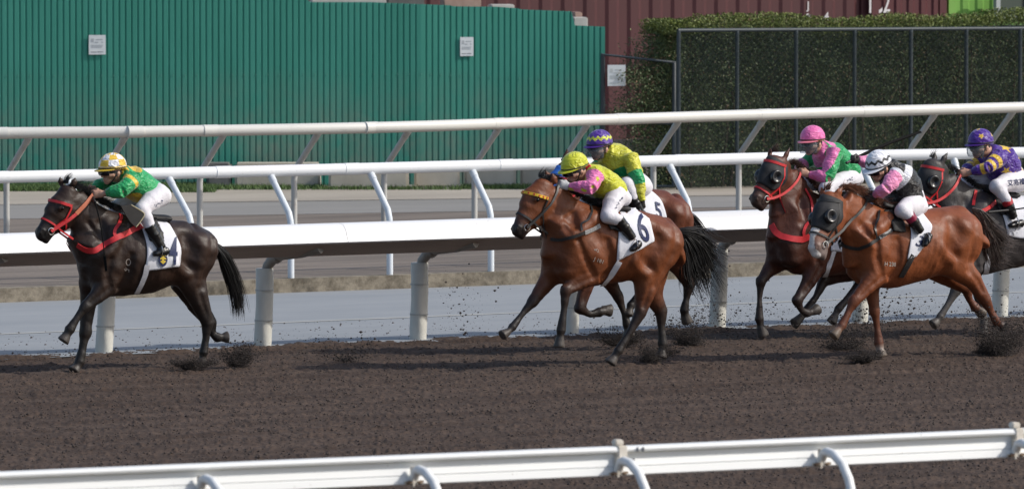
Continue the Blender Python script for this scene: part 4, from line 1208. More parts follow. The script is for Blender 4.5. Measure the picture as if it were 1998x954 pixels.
def saddle_cloth(K, left, right, fr2=None, rows=16, cols=12, mat=None, both=True):
    fr = fr2 or K['fr']; bvh = K['bvh']
    lp = crspline([Vector((x,y,0)) for x,y in left], 6); rp = crspline([Vector((x,y,0)) for x,y in right], 6)
    def at(cv, t): 
        x = t*(len(cv)-1); i = min(int(x), len(cv)-2); return cv[i].lerp(cv[i+1], x-i)
    grid = []
    for r in range(rows+1):
        a, b_ = at(lp, r/rows), at(rp, r/rows); row = []
        for q in range(cols+1):
            p = a.lerp(b_, q/cols); loc, nor = fr.hit(p.x, p.y, bvh, 0.0)
            wv = 0.003*sin(q*1.7+r*0.8) + 0.004*sin(r*1.1+q*0.5)
            loc = loc + nor*(0.013 + wv*0.6)
            row.append(loc)
        grid.append(row)
    # smooth the sheet a little
    for _ in range(2):
        g2 = [[p.copy() for p in row] for row in grid]
        for r in range(1, rows):
            for q in range(cols+1):
                nb = [grid[r-1][q], grid[r+1][q]] + ([grid[r][q-1], grid[r][q+1]] if 0 < q < cols else [])
                g2[r][q] = grid[r][q]*0.5 + sum(nb, Vector())/len(nb)*0.5
        grid = g2
    full = [[Vector((p.x,-p.y,p.z)) for p in row] for row in grid[::-1]] if both else []
    # pass over the spine
    top = [Vector((p.x, 0, max(p.z, K_top(bvh, p.x)+0.02))) for p in grid[0]]
    full = full + [top] + grid
    v = [p for row in full for p in row]; n = cols+1
    f = [(r*n+q, r*n+q+1, (r+1)*n+q+1, (r+1)*n+q) for r in range(len(full)-1) for q in range(cols)]
    o = mesh('saddle_cloth', v, f, mat or M_whitecloth, K['root'], smooth=True)
    md = o.modifiers.new('t', 'SOLIDIFY'); md.thickness = 0.006; md.offset = 1
    K['cloth'] = o
    b2 = BVHTree.FromPolygons(v, f); K['cloth_bvh'] = b2
    return o
def K_top(bvh, x):
    loc, *_ = bvh.ray_cast(Vector((x, 0, 3)), Vector((0,0,-1)))
    return loc.z if loc is not None else 1.0

def strap(K, name, path, width, mat, parent=None, fr=None, mirror=True, th=0.005, bvh=None):
    fr = fr or K['fr']; b = MB(); p, n = strap_pts(fr, path, bvh or K['bvh'])
    if len(p) > 4:
        for _ in range(2):
            p = [p[0]] + [(p[i-1]+p[i]*2+p[i+1])/4 for i in range(1,len(p)-1)] + [p[-1]]
            n = [n[0]] + [((n[i-1]+n[i]*2+n[i+1])/4).normalized() for i in range(1,len(n)-1)] + [n[-1]]
    p = [a + q*0.003 for a, q in zip(p, n)]
    ribbon(b, p, n, width, th)
    if mirror: ribbon(b, *mirror_pts(p, n), width, th)
    return b.build(name, mat, parent or K['root'], smooth=0.9)

def head_pt(K, along, up, side):
    """point in head space: along 0 poll .. 1 muzzle, up towards the face, side to the left (metres)"""
    hc = K['hc']; x = along*5; i = int(min(max(x,0),4)); t = x-i
    return Vector(hc[i]*(1-t)+hc[i+1]*t + K['fh']*up + K['sdv']*side)
def head_ring(K, along, off=0.008, n=28, tilt=0.0, a0=0.0, a1=2*pi):
    """points round the head at a station, taken from the real surface"""
    c = head_pt(K, along, 0, 0); P = []; N = []
    for k in range(n+1):
        a = a0 + (a1-a0)*k/n; d = Vector(K['fh']*cos(a) + K['sdv']*sin(a) + K['ah']*tilt*cos(a)).normalized()
        loc, nor, _, _ = K['bvh'].ray_cast(c + d*0.35, -d)
        if loc is None: loc = c + d*0.09; nor = d
        if nor.dot(d) < 0: nor = -nor
        P.append(loc + nor*off); N.append(d)
    return P, N
def bridle(K, mat, noseband=True, browband=None, bit=True, brow=0.18):
    root = K['root']; o = None
    b = MB()
    P, N = head_ring(K, brow, 0.012 if brow < 0.13 else 0.008, 22, 0.3, -1.75, 1.75); ribbon(b, P, N, 0.026, 0.006)
    br = b.build('bridle', browband or mat, root, smooth=0.9)
    for s in (1, -1):
        b = MB(); ps = []; ns = []
        for t in np.linspace(brow, 0.74, 14):
            a = pi/2*s*(1.0 + 0.22*sin(t*3)); c = head_pt(K, t, 0, 0); d = Vector(K['fh']*cos(a)+K['sdv']*sin(a))
            loc, nor, _, _ = K['bvh'].ray_cast(c + d*0.3, -d)
            if loc is None: continue
            ps.append(loc + d*0.006); ns.append(d)
        ribbon(b, ps, ns, 0.018, 0.004); b.build('cheek_strap', mat, br, smooth=0.9)
        K['bit%d' % s] = ps[-1]
        if bit:
            b = MB(); c = ps[-1] + Vector(K['sdv']*s*0.008)
            b.tube([c + Vector(K['ah']*cos(a)+K['fh']*sin(a))*0.030 for a in np.linspace(0, 2*pi, 17)], 0.0045, 6, cap=False)
            b.build('bit_ring', M_metal, br)
    if noseband:
        b = MB(); P, N = head_ring(K, 0.60, 0.006); ribbon(b, P, N, 0.018, 0.004); b.build('noseband', mat, br, smooth=0.9)
    b = MB(); ps = []; ns = []
    P, N = head_ring(K, 0.36, 0.006, 18, -0.75, 1.9, 2*pi-1.9); ribbon(b, P, N, 0.016, 0.004); b.build('throat_lash', mat, br, smooth=0.9)
    return br
def hood(K, mat, cups=True, upto=0.52, cupmat=None):
    """cloth hood over the forehead and cheeks with blinker cups"""
    P = []; n = 30; st = np.linspace(0.02, upto, 12)
    for t in st:
        a1 = 2.15 - 0.75*max(0,(t-0.30))/0.3
        p, _ = head_ring(K, t, 0.009, n, 0.0, -a1, a1); P.append(p)
    v = [q for r in P for q in r]; m = n+1
    f = [(r*m+k, r*m+k+1, (r+1)*m+k+1, (r+1)*m+k) for r in range(len(P)-1) for k in range(n)]
    o = mesh('blinker_hood', v, f, mat, K['root'], smooth=True); md = o.modifiers.new('t','SOLIDIFY'); md.thickness = 0.005; md.offset = 1
    if cups:
        for s in (1, -1):
            c = head_pt(K, 0.30, K['h3'][1]*0.30, 0); d = Vector(K['sdv']*s + K['fh']*0.15).normalized()
            loc, nor, _, _ = K['bvh'].ray_cast(c + d*0.3, -d)
            if loc is None: loc = c + d*0.1
            b = MB(); u = Vector(K['ah']); w = d.cross(u).normalized(); u = w.cross(d); v = []; fs = []
            prof = [(0.064,-0.030),(0.068,0.008),(0.068,0.032),(0.062,0.042),(0.052,0.044),(0.042,0.037),(0.0,0.032)]
            nn = 22
            for r, z in prof:
                for k in range(nn):
                    a = 2*pi*k/nn; v.append(loc + d*z + u*(r*cos(a)) + w*(r*0.92*sin(a)))
            for j in range(len(prof)-1):
                for k in range(nn): fs.append((j*nn+k, j*nn+(k+1)%nn, (j+1)*nn+(k+1)%nn, (j+1)*nn+k))
            b.add(v, fs); q = b.build('blinker_cup', cupmat or M_cup, o, smooth=0.9)
            md = q.modifiers.new('t','SOLIDIFY'); md.thickness = 0.004
    return o
def rein(K, hand, mat, mat2=None, split=0.5, sag=0.03, s=1, w=0.018):
    a = K['bit%d' % s]; h = Vector(hand); b = MB(); pts = []
    for t in np.linspace(0, 1, 14):
        p = a.lerp(h, t); p.z -= sag*4*t*(1-t); p.y += s*0.03*4*t*(1-t)
        loc, nor, _, dist = K['bvh'].find_nearest(p)
        if loc is not None and (p-loc).dot(nor) < 0.012: p = loc + nor*0.012
        pts.append(p)
    k = 14 if mat2 is None else int(14*split)
    nr = [Vector((0,s,0.2)).normalized()]*14
    ribbon(b, pts[:k], nr[:k], w, 0.005); o = b.build('rein', mat, K['root'], smooth=0.9)
    if mat2 is not None:
        b = MB(); ribbon(b, pts[k-1:], nr[k-1:], w*1.25, 0.007); b.build('rein_grip', mat2, o, smooth=0.9)
    return o
def saddle(K, seat, knee, fr=None):
    """small racing saddle: seat pad over the spine with a flap on each side; seat, knee: traced points"""
    fr = fr or K['fr']; a = fr.pt(*seat); b_ = fr.pt(*knee)
    zs = K_top(K['bvh'], a.x); ze = K_top(K['bvh'], b_.x)
    L = [Limb([(a.x,0,zs+0.015),((a.x+b_.x)/2,0,(zs+ze)/2+0.01),(b_.x,0,ze+0.03)], [0.035,0.03,0.045], [0.14,0.12,0.10], k=0.03)]
    for s in (1,-1):
        m = (Vector(a)+Vector(b_))/2
        for x, dz in ((m.x+0.06, 0.0), (m.x+0.13, -0.01)):
            ps = []
            for z in (K_top(K['bvh'],x)-0.02, K_top(K['bvh'],x)-0.12, K_top(K['bvh'],x)-0.20):
                loc, nor, _, _ = K['bvh'].ray_cast(Vector((x+(0.05 if z<1.2 else 0), s*0.8, z)), Vector((0,-s,0)))
                ps.append((x, s*((abs(loc.y) if loc is not None else 0.1)+0.022), z))
            L.append(Limb(ps, [0.06,0.055,0.045], [0.013,0.013,0.013], k=0.02, side=(0,1,0)))
    return grow_mesh(L, 0.012, 'saddle', M_saddle, K['root'])[0]
# ------------------------------------------------------------------ the six horses, traced on enlarged sheets of the photograph
S1 = (1.988, 40, 280); S2 = (1.908, 940, 240); S3 = (1.946, 1440, 230)
darkbay = dict(body=(0.025,0.0142,0.0105), dark=(0.010,0.008,0.008), muzzle=(0.012,0.010,0.010), leg=(0.014,0.011,0.010), chest=(0.014,0.010,0.009), top=(0.060,0.025,0.013), topamt=0.5)
HA = make_horse(dict(label='dark brown racehorse galloping alone in front with number 4 on its white saddle cloth', ground=(290,720), delta=0, sheet=S1, cols=darkbay,
    torso=[(262,420,248,565),(335,270,300,588),(415,275,395,590),(495,292,485,582),(565,298,555,552),(635,296,620,548),(700,322,690,570),(742,372,730,545)],
    neck=[(205,160,198,285),(262,200,222,345),(325,232,240,430),(395,265,258,510)],
    head=[(160,160,210,215),(124,205,213,285),(99,247,193,322),(83,290,152,338),(64,328,118,360),(60,348,106,377)],
    ears=[(160,160,152,128,-0.05),(205,160,213,132,0.05)],
    legs=[('f',0.14,0.10,[(325,440),(340,545),(298,590),(251,632),(220,676),(192,722),(180,745),(163,770)],None),
          ('f',-0.14,-0.10,[(300,450),(272,545),(262,625),(251,733),(241,790),(229,848),(219,868),(206,886)],None),
          ('h',0.14,0.10,[(690,400),(655,505),(692,610),(726,695),(720,750),(710,810),(706,832),(701,858)],None),
          ('h',-0.14,-0.10,[(690,400),(640,530),(680,620),(738,695),(745,738),(765,752),(783,753),(808,750)],None)],
    mane=[(185,160),(230,170),(270,200),(320,228),(375,255)], manelen=0.13, maneflow=(-0.10,0.05), manen=300, forelock=70,
    tail=[[(752,385,0),(785,410,0),(812,455,0),(836,520,0.0),(852,590,0.0),(858,655,0.0)],[(752,388,0),(778,425,0.02),(803,475,0.02),(826,540,0.02),(843,610,0.02),(850,662,0.02)],[(752,392,0),(775,440,0.0),(800,500,0.0),(822,560,0),(835,620,0),(838,665,0)]], tailspread=0.035, tailn=520))
bay = dict(body=(0.150,0.043,0.0145), dark=(0.025,0.012,0.009), muzzle=(0.022,0.014,0.012), leg=(0.016,0.012,0.011), chest=(0.075,0.024,0.011), top=(0.20,0.060,0.020), topamt=0.5)
HB = make_horse(dict(label='bay racehorse with yellow and red browband and number 6 on its white saddle cloth', ground=(1193,714), delta=2, sheet=S2, cols=bay,
    torso=[(262,440,252,575),(345,290,318,605),(435,310,415,605),(515,325,498,592),(585,325,575,578),(655,340,645,562),(705,372,695,560),(728,425,718,535)],
    neck=[(255,195,265,325),(308,240,262,390),(365,278,250,450),(425,305,245,545)],
    head=[(200,215,262,255),(158,255,268,310),(140,300,254,348),(127,345,205,374),(115,383,166,408),(115,398,155,422)],
    ears=[(252,212,236,178,-0.05),(272,222,262,188,0.05)],
    legs=[('f',0.14,0.10,[(335,430),(412,560),(368,590),(313,622),(305,700),(295,772),(291,797),(287,838)],None),
          ('f',-0.14,-0.10,[(300,440),(262,560),(226,612),(190,663),(152,710),(114,760),(100,775),(72,793)],None),
          ('h',0.14,0.08,[(670,430),(620,560),(603,650),(590,708),(548,785),(508,848),(494,872),(477,897)],None),
          ('h',-0.14,-0.10,[(660,430),(625,580),(640,650),(668,700),(669,760),(673,822),(671,845),(666,876)],None)],
    mane=[(215,205),(262,198),(305,232),(350,262),(400,292)], manelen=0.12, maneflow=(-0.10,0.02), manen=260, forelock=50,
    tail=[[(726,400,0),(765,402,0),(800,425,0),(830,470,0),(855,520,0),(905,560,0)],[(726,405,0),(770,415,0.02),(805,460,0.02),(830,530,0.02),(850,600,0.02),(872,668,0.02)],[(726,410,0),(755,440,0),(775,500,0),(795,560,0),(810,610,0),(835,640,0)],[(726,410,0),(750,450,0),(760,520,0),(765,570,0),(775,600,0),(800,615,0)],[(726,400,0),(770,405,0.03),(820,420,0.03),(850,450,0.03),(880,468,0.03),(915,482,0.03)]], tailspread=0.10, tailn=640))
bay5 = dict(body=(0.125,0.034,0.014), dark=(0.02,0.010,0.008), muzzle=(0.02,0.013,0.012), leg=(0.014,0.010,0.009), chest=(0.05,0.017,0.009), top=(0.12,0.035,0.015), topamt=0.4)
HC = make_horse(dict(label='bay racehorse in a blue hood half hidden behind the horse wearing number 6', ground=(1250,684), delta=2, sheet=S2, cols=bay5, res=0.013,
    torso=[(300,420,295,545),(395,270,372,585),(470,245,460,592),(545,250,535,582),(615,242,605,560),(680,250,672,550),(735,292,728,545),(762,350,752,515)],
    neck=[(335,150,318,280),(385,185,312,340),(432,218,302,405),(475,240,297,500)],
    head=[(290,150,338,190),(265,185,345,248),(250,225,330,285),(238,270,285,310),(224,308,262,334),(223,325,258,346)],
    ears=[(310,145,318,98,-0.05),(362,160,376,106,0.06)],
    legs=[('f',0.14,0.10,[(370,420),(400,555),(385,620),(366,690),(402,714),(438,704),(455,697),(483,698)],None),
          ('f',-0.14,-0.10,[(380,430),(440,545),(475,590),(508,645),(528,700),(542,750),(547,767),(549,795)],None),
          ('h',0.14,0.10,[(710,340),(690,450),(738,535),(772,598),(762,650),(753,697),(756,715),(768,748)],None),
          ('h',-0.14,-0.10,[(700,350),(650,480),(630,560),(605,620),(572,650),(555,680),(550,695),(545,720)],None)],
    mane=[(345,150),(385,180),(432,213),(470,236)], manelen=0.10, manen=120, forelock=20,
    tail=[[(755,330,0),(785,350,0),(812,395,0),(835,440,0),(850,475,0),(885,500,0)],[(755,335,0),(790,370,0),(810,430,0),(825,480,0),(840,520,0),(880,545,0)]], tailspread=0.05, tailn=150))
brown = dict(body=(0.085,0.024,0.012), dark=(0.018,0.009,0.008), muzzle=(0.045,0.032,0.028), leg=(0.020,0.013,0.012), chest=(0.022,0.011,0.010), top=(0.085,0.024,0.012), topamt=0.4)
HD = make_horse(dict(label='brown racehorse in black hood with red bridle and red breast strap, nearest the rail', ground=(1490,662), delta=9, sheet=S3, cols=brown,
    torso=[(150,430,132,560),(250,285,205,592),(330,290,312,602),(410,300,400,592),(490,300,480,572),(560,302,552,562),(622,332,612,566),(660,390,645,538)],
    neck=[(205,165,150,288),(248,210,142,345),(282,255,132,420),(318,288,128,510)],
    head=[(112,158,198,180),(88,200,192,238),(74,240,172,275),(63,272,130,302),(52,297,108,322),(53,315,95,338)],
    ears=[(118,152,125,104,-0.06),(172,162,198,112,0.05)], 
    legs=[('f',0.15,0.10,[(260,430),(298,552),(268,622),(224,693),(240,730),(262,742),(280,738),(305,722)],None),
          ('f',-0.15,-0.10,[(185,440),(150,545),(115,580),(86,622),(82,690),(82,762),(87,790),(99,832)],None),
          ('h',0.14,0.10,[(610,400),(540,555),(490,610),(455,650),(412,690),(380,725),(371,745),(352,780)],None),
          ('h',-0.14,-0.10,[(600,400),(480,555),(390,590),(326,618),(296,680),(256,735),(241,755),(210,783)],None)],
    mane=[(190,160),(225,180),(255,215),(285,250),(310,280)], manelen=0.12, manen=220, forelock=30, manehair=hair_mat('brown_hair',(0.03,0.012,0.008),(0.075,0.028,0.016)),
    tail=[[(655,370,0),(690,380,0),(720,420,0),(740,470,0),(760,520,0)],[(655,375,0),(685,400,0),(705,450,0),(720,500,0),(730,560,0)]], tailspread=0.05, tailn=160))
chest = dict(body=(0.205,0.056,0.018), dark=(0.05,0.018,0.010), muzzle=(0.17,0.13,0.12), leg=(0.115,0.034,0.015), chest=(0.11,0.034,0.014), top=(0.25,0.075,0.025), topamt=0.5)
white_sock = (0.45,0.38,0.34)
HE = make_horse(dict(label='chestnut racehorse with white blaze and black hood galloping in front of the right group', ground=(1730,699), delta=5, sheet=S3, cols=chest,
    torso=[(445,470,432,605),(505,340,485,640),(595,350,575,648),(685,350,675,617),(765,338,755,588),(835,333,825,582),(885,360,872,560),(910,425,895,535)],
    neck=[(395,262,395,425),(455,285,420,478),(515,318,428,530),(565,340,430,605)], necklat=0.06,
    head=[(318,298,402,318),(294,342,402,392),(281,392,388,438),(273,440,355,470),(271,482,333,502),(282,510,328,525)], headlat=[0.08,0.10,0.12,0.14,0.16,0.17],
    ears=[(322,300,316,252,0.02),(372,298,396,262,0.14)], blaze=(0.42,1.2,0.042),
    legs=[('f',0.15,0.12,[(500,450),(535,590),(488,642),(440,697),(416,745),(394,788),(381,804),(357,833)],(0.30,0.16,0.11)),
          ('f',-0.14,-0.10,[(480,470),(502,600),(509,660),(519,735),(528,790),(536,855),(540,880),(545,908)],white_sock),
          ('h',0.14,0.10,[(850,430),(810,540),(893,615),(938,690),(960,735),(981,775),(991,785),(1010,798)],None),
          ('h',-0.14,-0.10,[(840,430),(760,560),(815,610),(868,645),(878,690),(900,720),(912,730),(934,748)],(0.05,0.02,0.013))],
    mane=[(385,262),(430,268),(470,288),(510,312),(550,335)], manelen=0.15, maneflow=(-0.10,0.05), manen=380, forelock=60, manehair=M_chesthair, hoofcol=(0.05,0.04,0.035),
    tail=[[(895,350,0),(930,370,0),(960,410,0),(985,445,0),(1020,475,0),(1055,480,0)],[(895,352,0),(935,385,0.02),(960,440,0.02),(975,490,0.02),(990,530,0.02),(1025,545,0.02)],[(895,355,0),(925,400,0),(935,450,0),(945,500,0),(950,535,0),(965,565,0)],[(890,345,0),(925,360,0.03),(950,400,0.03),(985,430,0.03),(1015,450,0.03),(1040,455,0.03)],[(895,355,0),(930,400,0),(950,460,0),(965,510,0),(985,555,0),(1010,562,0)]], tailhair=M_smokehair, tailspread=0.055, tailn=720))
grey = dict(body=(0.055,0.048,0.048), dark=(0.018,0.016,0.016), muzzle=(0.08,0.06,0.055), leg=(0.075,0.068,0.065), chest=(0.03,0.025,0.025), top=(0.022,0.019,0.019), topamt=0.6)
HF = make_horse(dict(label='dark grey racehorse with black hood and red bridle at the right edge', ground=(1985,652), delta=3, sheet=S3, cols=grey, res=0.012,
    torso=[(805,450,795,560),(885,270,868,590),(955,285,945,590),(1045,300,1035,570),(1125,300,1115,550),(1195,297,1185,545),(1255,332,1245,560),(1290,390,1280,530)],
    neck=[(800,185,762,310),(845,218,772,372),(885,245,780,435),(925,270,792,525)],
    head=[(715,165,798,205),(692,210,790,258),(680,250,768,300),(672,285,735,322),(664,312,716,340),(668,330,708,352)],
    ears=[(745,165,748,132,-0.05),(775,170,795,134,0.06)],
    legs=[('f',0.14,0.10,[(870,430),(900,555),(868,605),(830,652),(800,705),(768,755),(756,770),(735,788)],None),
          ('f',-0.14,-0.10,[(865,440),(885,555),(895,620),(918,680),(930,730),(935,780),(935,798),(930,825)],None),
          ('h',0.14,0.10,[(1230,400),(1170,540),(1205,620),(1245,690),(1238,740),(1230,795),(1226,815),(1218,845)],None),
          ('h',-0.14,-0.10,[(1230,400),(1150,540),(1170,620),(1215,670),(1230,710),(1260,725),(1275,728),(1300,725)],None)],
    mane=[(795,180),(840,210),(880,240),(915,262)], manelen=0.09, manen=160, forelock=20,
    tail=[[(1285,360,0),(1320,370,0),(1350,410,0),(1370,460,0),(1390,510,0)],[(1285,365,0),(1315,390,0),(1335,440,0),(1350,490,0),(1360,550,0)]], tailspread=0.05, tailn=160))
# ================================================================== JOCKEYS
def skin_mat():
    t = NT('skin'); t.base(t.mix(t.ramp(t.noise(25,4,0.6), [(0.3,(0,0,0)),(0.7,(1,1,1))]), (0.46,0.25,0.175), (0.56,0.33,0.235)))
    t.set(Roughness=0.5); t.b.inputs['Subsurface Weight'].default_value = 0.08; t.b.inputs['Subsurface Radius'].default_value = (0.01,0.004,0.002); return t.m
M_skin = skin_mat()
def silk_mat(name='silk'):
    t = NT(name); a = t.n('ShaderNodeVertexColor', layer_name='Col'); t.base(a.outputs[0])
    t.set(Roughness=0.38); t.b.inputs['Specular IOR Level'].default_value = 0.5
    t.b.inputs['Sheen Weight'].default_value = 0.25; t.b.inputs['Sheen Roughness'].default_value = 0.4
    t.bump(t.noise(11, 3, 0.5, t.scaled(1,1,1.7), 1.8), 0.8, 0.035); return t.m
M_silk = silk_mat()
M_breech = noisy('white_breeches', (0.60,0.585,0.63), (0.71,0.69,0.73), 7, 0.6, 0.5, 24, 0.014)
def boot_mat():
    t = NT('boot'); a = t.n('ShaderNodeVertexColor', layer_name='Col'); t.base(a.outputs[0]); t.set(Roughness=0.28); t.bump(t.noise(30,4,0.6), 0.4, 0.006); return t.m
M_boot = boot_mat()
M_lens = plain('goggle_lens', (0.012,0.012,0.015), 0.08)
M_strapd = plain('goggle_strap', (0.015,0.015,0.017), 0.6)
def visor_mat():
    t = NT('clear_visor'); tr = t.n('ShaderNodeBsdfTransparent'); tr.inputs[0].default_value = (0.78,0.80,0.82,1); mx = t.n('ShaderNodeMixShader')
    t.base((0.30,0.32,0.34)); t.set(Roughness=0.06); mx.inputs[0].default_value = 0.20
    t.l(tr.outputs[0], mx.inputs[1]); t.l(t.b.outputs[0], mx.inputs[2]); t.l(mx.outputs[0], t.t.nodes['Material Output'].inputs[0]); return t.m
M_visor = visor_mat()
M_whip = plain('whip', (0.006,0.006,0.006), 0.8); M_whip.node_tree.nodes['Principled BSDF'].inputs['Specular IOR Level'].default_value = 0.1

def star_in(x, y, r, rot=0.0):
    a = np.arctan2(y, x) + rot; d = np.hypot(x, y); k = np.mod(a, 2*pi/5); k = np.minimum(k, 2*pi/5-k)
    ro, ri = r, r*0.42; A = 2*pi/10
    # straight edge between tip (angle 0) and notch (angle A)
    tx, ty = ro, 0.0; nx, ny = ri*cos(A), ri*sin(A)
    ex, ey = nx-tx, ny-ty
    lim = (tx*ey - ty*ex)/(np.cos(k)*ey - np.sin(k)*ex)
    return d < lim

def make_rider(K, cfg):
    fr = K['fr'].view(*cfg['sheet']); H = K['root']
    A3 = lambda p: np.array(tuple(p))
    seat = fr.pt(*cfg['leg'][0][:2], 0)
    base = Vector((seat.x, 0, seat.z - 0.12))
    Rz = Matrix.Rotation(K['fr'].rz, 3, 'Z')
    root = thing('person', cfg['label'], 'jockey', K['fr'].o + Rz @ base, K['fr'].rz, 'jockeys')
    off = tuple(base)
    # --- joints
    tc, th = side_station(fr, cfg['torso']); pc, ph = side_station(fr, cfg['pelvis'])
    tw = cfg.get('tw', [0.115, 0.20, 0.185, 0.155]); pw = [0.155, 0.165]
    torso = Limb(tc, [x*0.97 for x in th], tw, k=0.04, name='torso', cap=0.5)
    pelvis = Limb(pc, [x*0.97 for x in ph], pw, k=0.05, name='pelvis', cap=0.7)
    arms = []; hands = []
    for nm in ('armL', 'armR'):
        P = [A3(fr.pt(x, y, l)) for x, y, l in cfg[nm]]
        up = Limb([P[0], P[0]*0.45+P[1]*0.55, P[1], P[1]*0.5+P[2]*0.5, P[2]], [0.066,0.058,0.046,0.042,0.028], k=0.03, name=nm)
        arms.append(up); hands.append(P)
    lg = [A3(fr.pt(x, y, l)) for x, y, l in cfg['leg']]
    legs = []
    for s in (1, -1):
        q = [p*np.array([1,s,1]) for p in lg]
        thigh = Limb([q[0], q[0]*0.5+q[1]*0.5+np.array([0,0,0.01]), q[1]], [0.105,0.088,0.064], [0.095,0.080,0.060], k=0.04, name='thigh')
        shin = Limb([q[1], q[1]*0.5+q[2]*0.5+np.array([-0.01,0,0]), q[2]], [0.060,0.058,0.050], k=0.03, name='shin')
        low = Limb([q[2], q[2]*0.6+q[3]*0.4, q[3]], [0.050,0.047,0.036], [0.046,0.044,0.036], k=0.02, name='low')
        foot = Limb([q[4], q[4]*0.5+q[5]*0.5, q[5]], [0.034,0.032,0.022], [0.034,0.038,0.034], k=0.025, name='foot', cap=1.0)
        legs.append((thigh, shin, low, foot, q))
    # --- head frame
    hcx = A3(fr.pt(*cfg['helm'], cfg.get('headlat', 0.0)))
    pit, yaw = R(cfg.get('pitch',8)), R(cfg.get('yaw',0))
    X = np.array([cos(pit)*cos(yaw), cos(pit)*sin(yaw), -sin(pit)]); Yv = np.array([-sin(yaw), cos(yaw), 0]); Z = np.cross(X, Yv)
    hp = lambda x, y, z: hcx + X*x + Yv*y + Z*z
    skin = cfg.get('skin'); hd = []
    hd.append(Limb([hp(-0.02,0,0.0), hp(0.015,0,-0.01)], [0.098,0.095], [0.078,0.076], side=Yv, k=0.02, name='cranium'))
    hd.append(Limb([hp(0.035,0,-0.055), hp(0.052,0,-0.105)], [0.058,0.042], [0.062,0.044], side=Yv, k=0.035, name='jaw'))
    hd.append(Limb([hp(0.066,0,-0.128), hp(0.070,0,-0.138)], [0.020,0.018], [0.024,0.022], side=Yv, k=0.025, name='chin'))
    hd.append(Limb([hp(0.092,0,-0.040), hp(0.116,0,-0.075)], [0.010,0.014], [0.010,0.016], side=Yv, k=0.014, name='nose'))
    hd.append(Limb([hp(0.088,-0.02,-0.102), hp(0.098,0,-0.099), hp(0.088,0.02,-0.102)], 0.0075, k=0.008, name='upper_lip'))
    hd.append(Limb([hp(0.084,-0.017,-0.114), hp(0.093,0,-0.113), hp(0.084,0.017,-0.114)], 0.0075, k=0.008, name='lower_lip'))
    for s in (1,-1):
        hd.append(Limb([hp(0.070,s*0.045,-0.068), hp(0.040,s*0.060,-0.064)], [0.022,0.020], k=0.02, name='cheekbone'))
        hd.append(Limb([hp(0.090,s*0.032,-0.035)], [0.014], k=0.012, sub=True, name='socket'))
        hd.append(Limb([hp(0.078,s*0.032,-0.036)], [0.0135], k=0.002, name='eyeball'))
        hd.append(Limb([hp(-0.005,s*0.079,-0.030), hp(-0.012,s*0.083,-0.055), hp(0.0,s*0.078,-0.082)], [0.020,0.018,0.011], [0.008,0.008,0.008], side=Yv, k=0.008, name='ear'))
    nk0 = hp(-0.03,0,-0.085); nk1 = np.array(tuple(tc[0]))
    neck = Limb([nk0, nk0*0.5+nk1*0.5, nk1], [0.056,0.056,0.064], [0.056,0.056,0.075], k=0.04, name='neck')
    # --- hands
    def hand(P, inward, glove=False):
        w, h = P[2], P[3]; a = h-w; a /= np.linalg.norm(a)
        upv = np.array(cfg.get('handup', (0,0,1.0))); upv = upv - a*upv.dot(a); upv /= np.linalg.norm(upv); inn = np.cross(a, upv); 
        if inn.dot(np.array([0,-inward,0])) < 0: inn = -inn
        k0 = w + a*0.075; out = [Limb([w-a*0.01, w+a*0.02, k0], [0.026,0.034,0.036], [0.022,0.019,0.017], side=inn, k=0.015, name='palm')]
        for i, (o_, ln) in enumerate(((0.027,0.92),(0.010,1.0),(-0.008,0.95),(-0.025,0.78))):
            b = k0 + upv*o_ + a*0.008
            p1 = b + (a*0.55+inn*0.70)*0.036*ln; p2 = p1 + (inn*0.55-a*0.75)*0.026*ln; p3 = p2 + (-a*0.8-inn*0.35)*0.018*ln
            out.append(Limb([b-a*0.02, b, p1, p2, p3], [0.0105,0.0105,0.0098,0.0090,0.0078], k=0.004, name='finger'))
        t0 = w + a*0.025 + upv*0.026 + inn*0.008; t1 = t0 + (a*0.7+upv*0.45+inn*0.3)*0.034; t2 = t1 + (a*0.85+inn*0.45-upv*0.1)*0.030
        out.append(Limb([t0, t1, t2], [0.013,0.0115,0.009], k=0.008, name='thumb'))
        return out
    hl = hand(hands[0], 1); hr = hand(hands[1], -1)
    # --- body: one continuous figure inside the clothes
    def shrink(l, d): 
        import copy; q = copy.copy(l); q.h = np.maximum(l.h-d, 0.012); q.w = np.maximum(l.w-d, 0.012); return q
    body = [shrink(torso,0.016), shrink(pelvis,0.016), neck] + hd
    for a in arms: body.append(shrink(a, 0.010))
    for lgset in legs:
        for l in lgset[:4]: body.append(shrink(l, 0.012))
    body += hl + hr
    grow_mesh(body, 0.0068, 'body', M_skin, root, it=1, off=off)
    glove = cfg.get('glove')
    if glove is not None:
        for hh in (hl, hr): grow_mesh(hh, 0.006, 'glove', glove, root, grow=0.003, it=1, off=off)
    # hair at the back below the helmet
    grow_mesh([Limb([hp(-0.06,0,-0.035), hp(-0.075,0,-0.065)], [0.034,0.028], [0.062,0.054], side=Yv, k=0.02)], 0.008, 'hair', plain('dark_hair',(0.012,0.010,0.009),0.6), root, off=off)
    # --- silks
    sl = [torso] + arms
    rigid = cfg.get('seed', 1)
    def wr(P): return wrinkle(P, 0.0085, 34, rigid, (0.8,0,0.5)) + 0.005*vn3(P, 24, rigid+5)
    cuff = cfg.get('cuff', 0.86)
    sl2 = [torso, Limb([A3(tc[-1]), (A3(tc[-1])+A3(pc[0]))/2], [th[-1]*0.9, ph[0]*0.88], [tw[-1], pw[0]], k=0.03, name='hem')]
    for a in arms:
        n = len(a.c); e = a.c[-2]*(1-cuff) + a.c[-1]*cuff if cuff < 1 else a.c[-1]
        q = Limb(list(a.c[:-1])+[e], list(a.h[:-1]+0.012)+[a.h[-1]+0.006], k=0.03, name=a.name, cap=0.3); sl2.append(q)
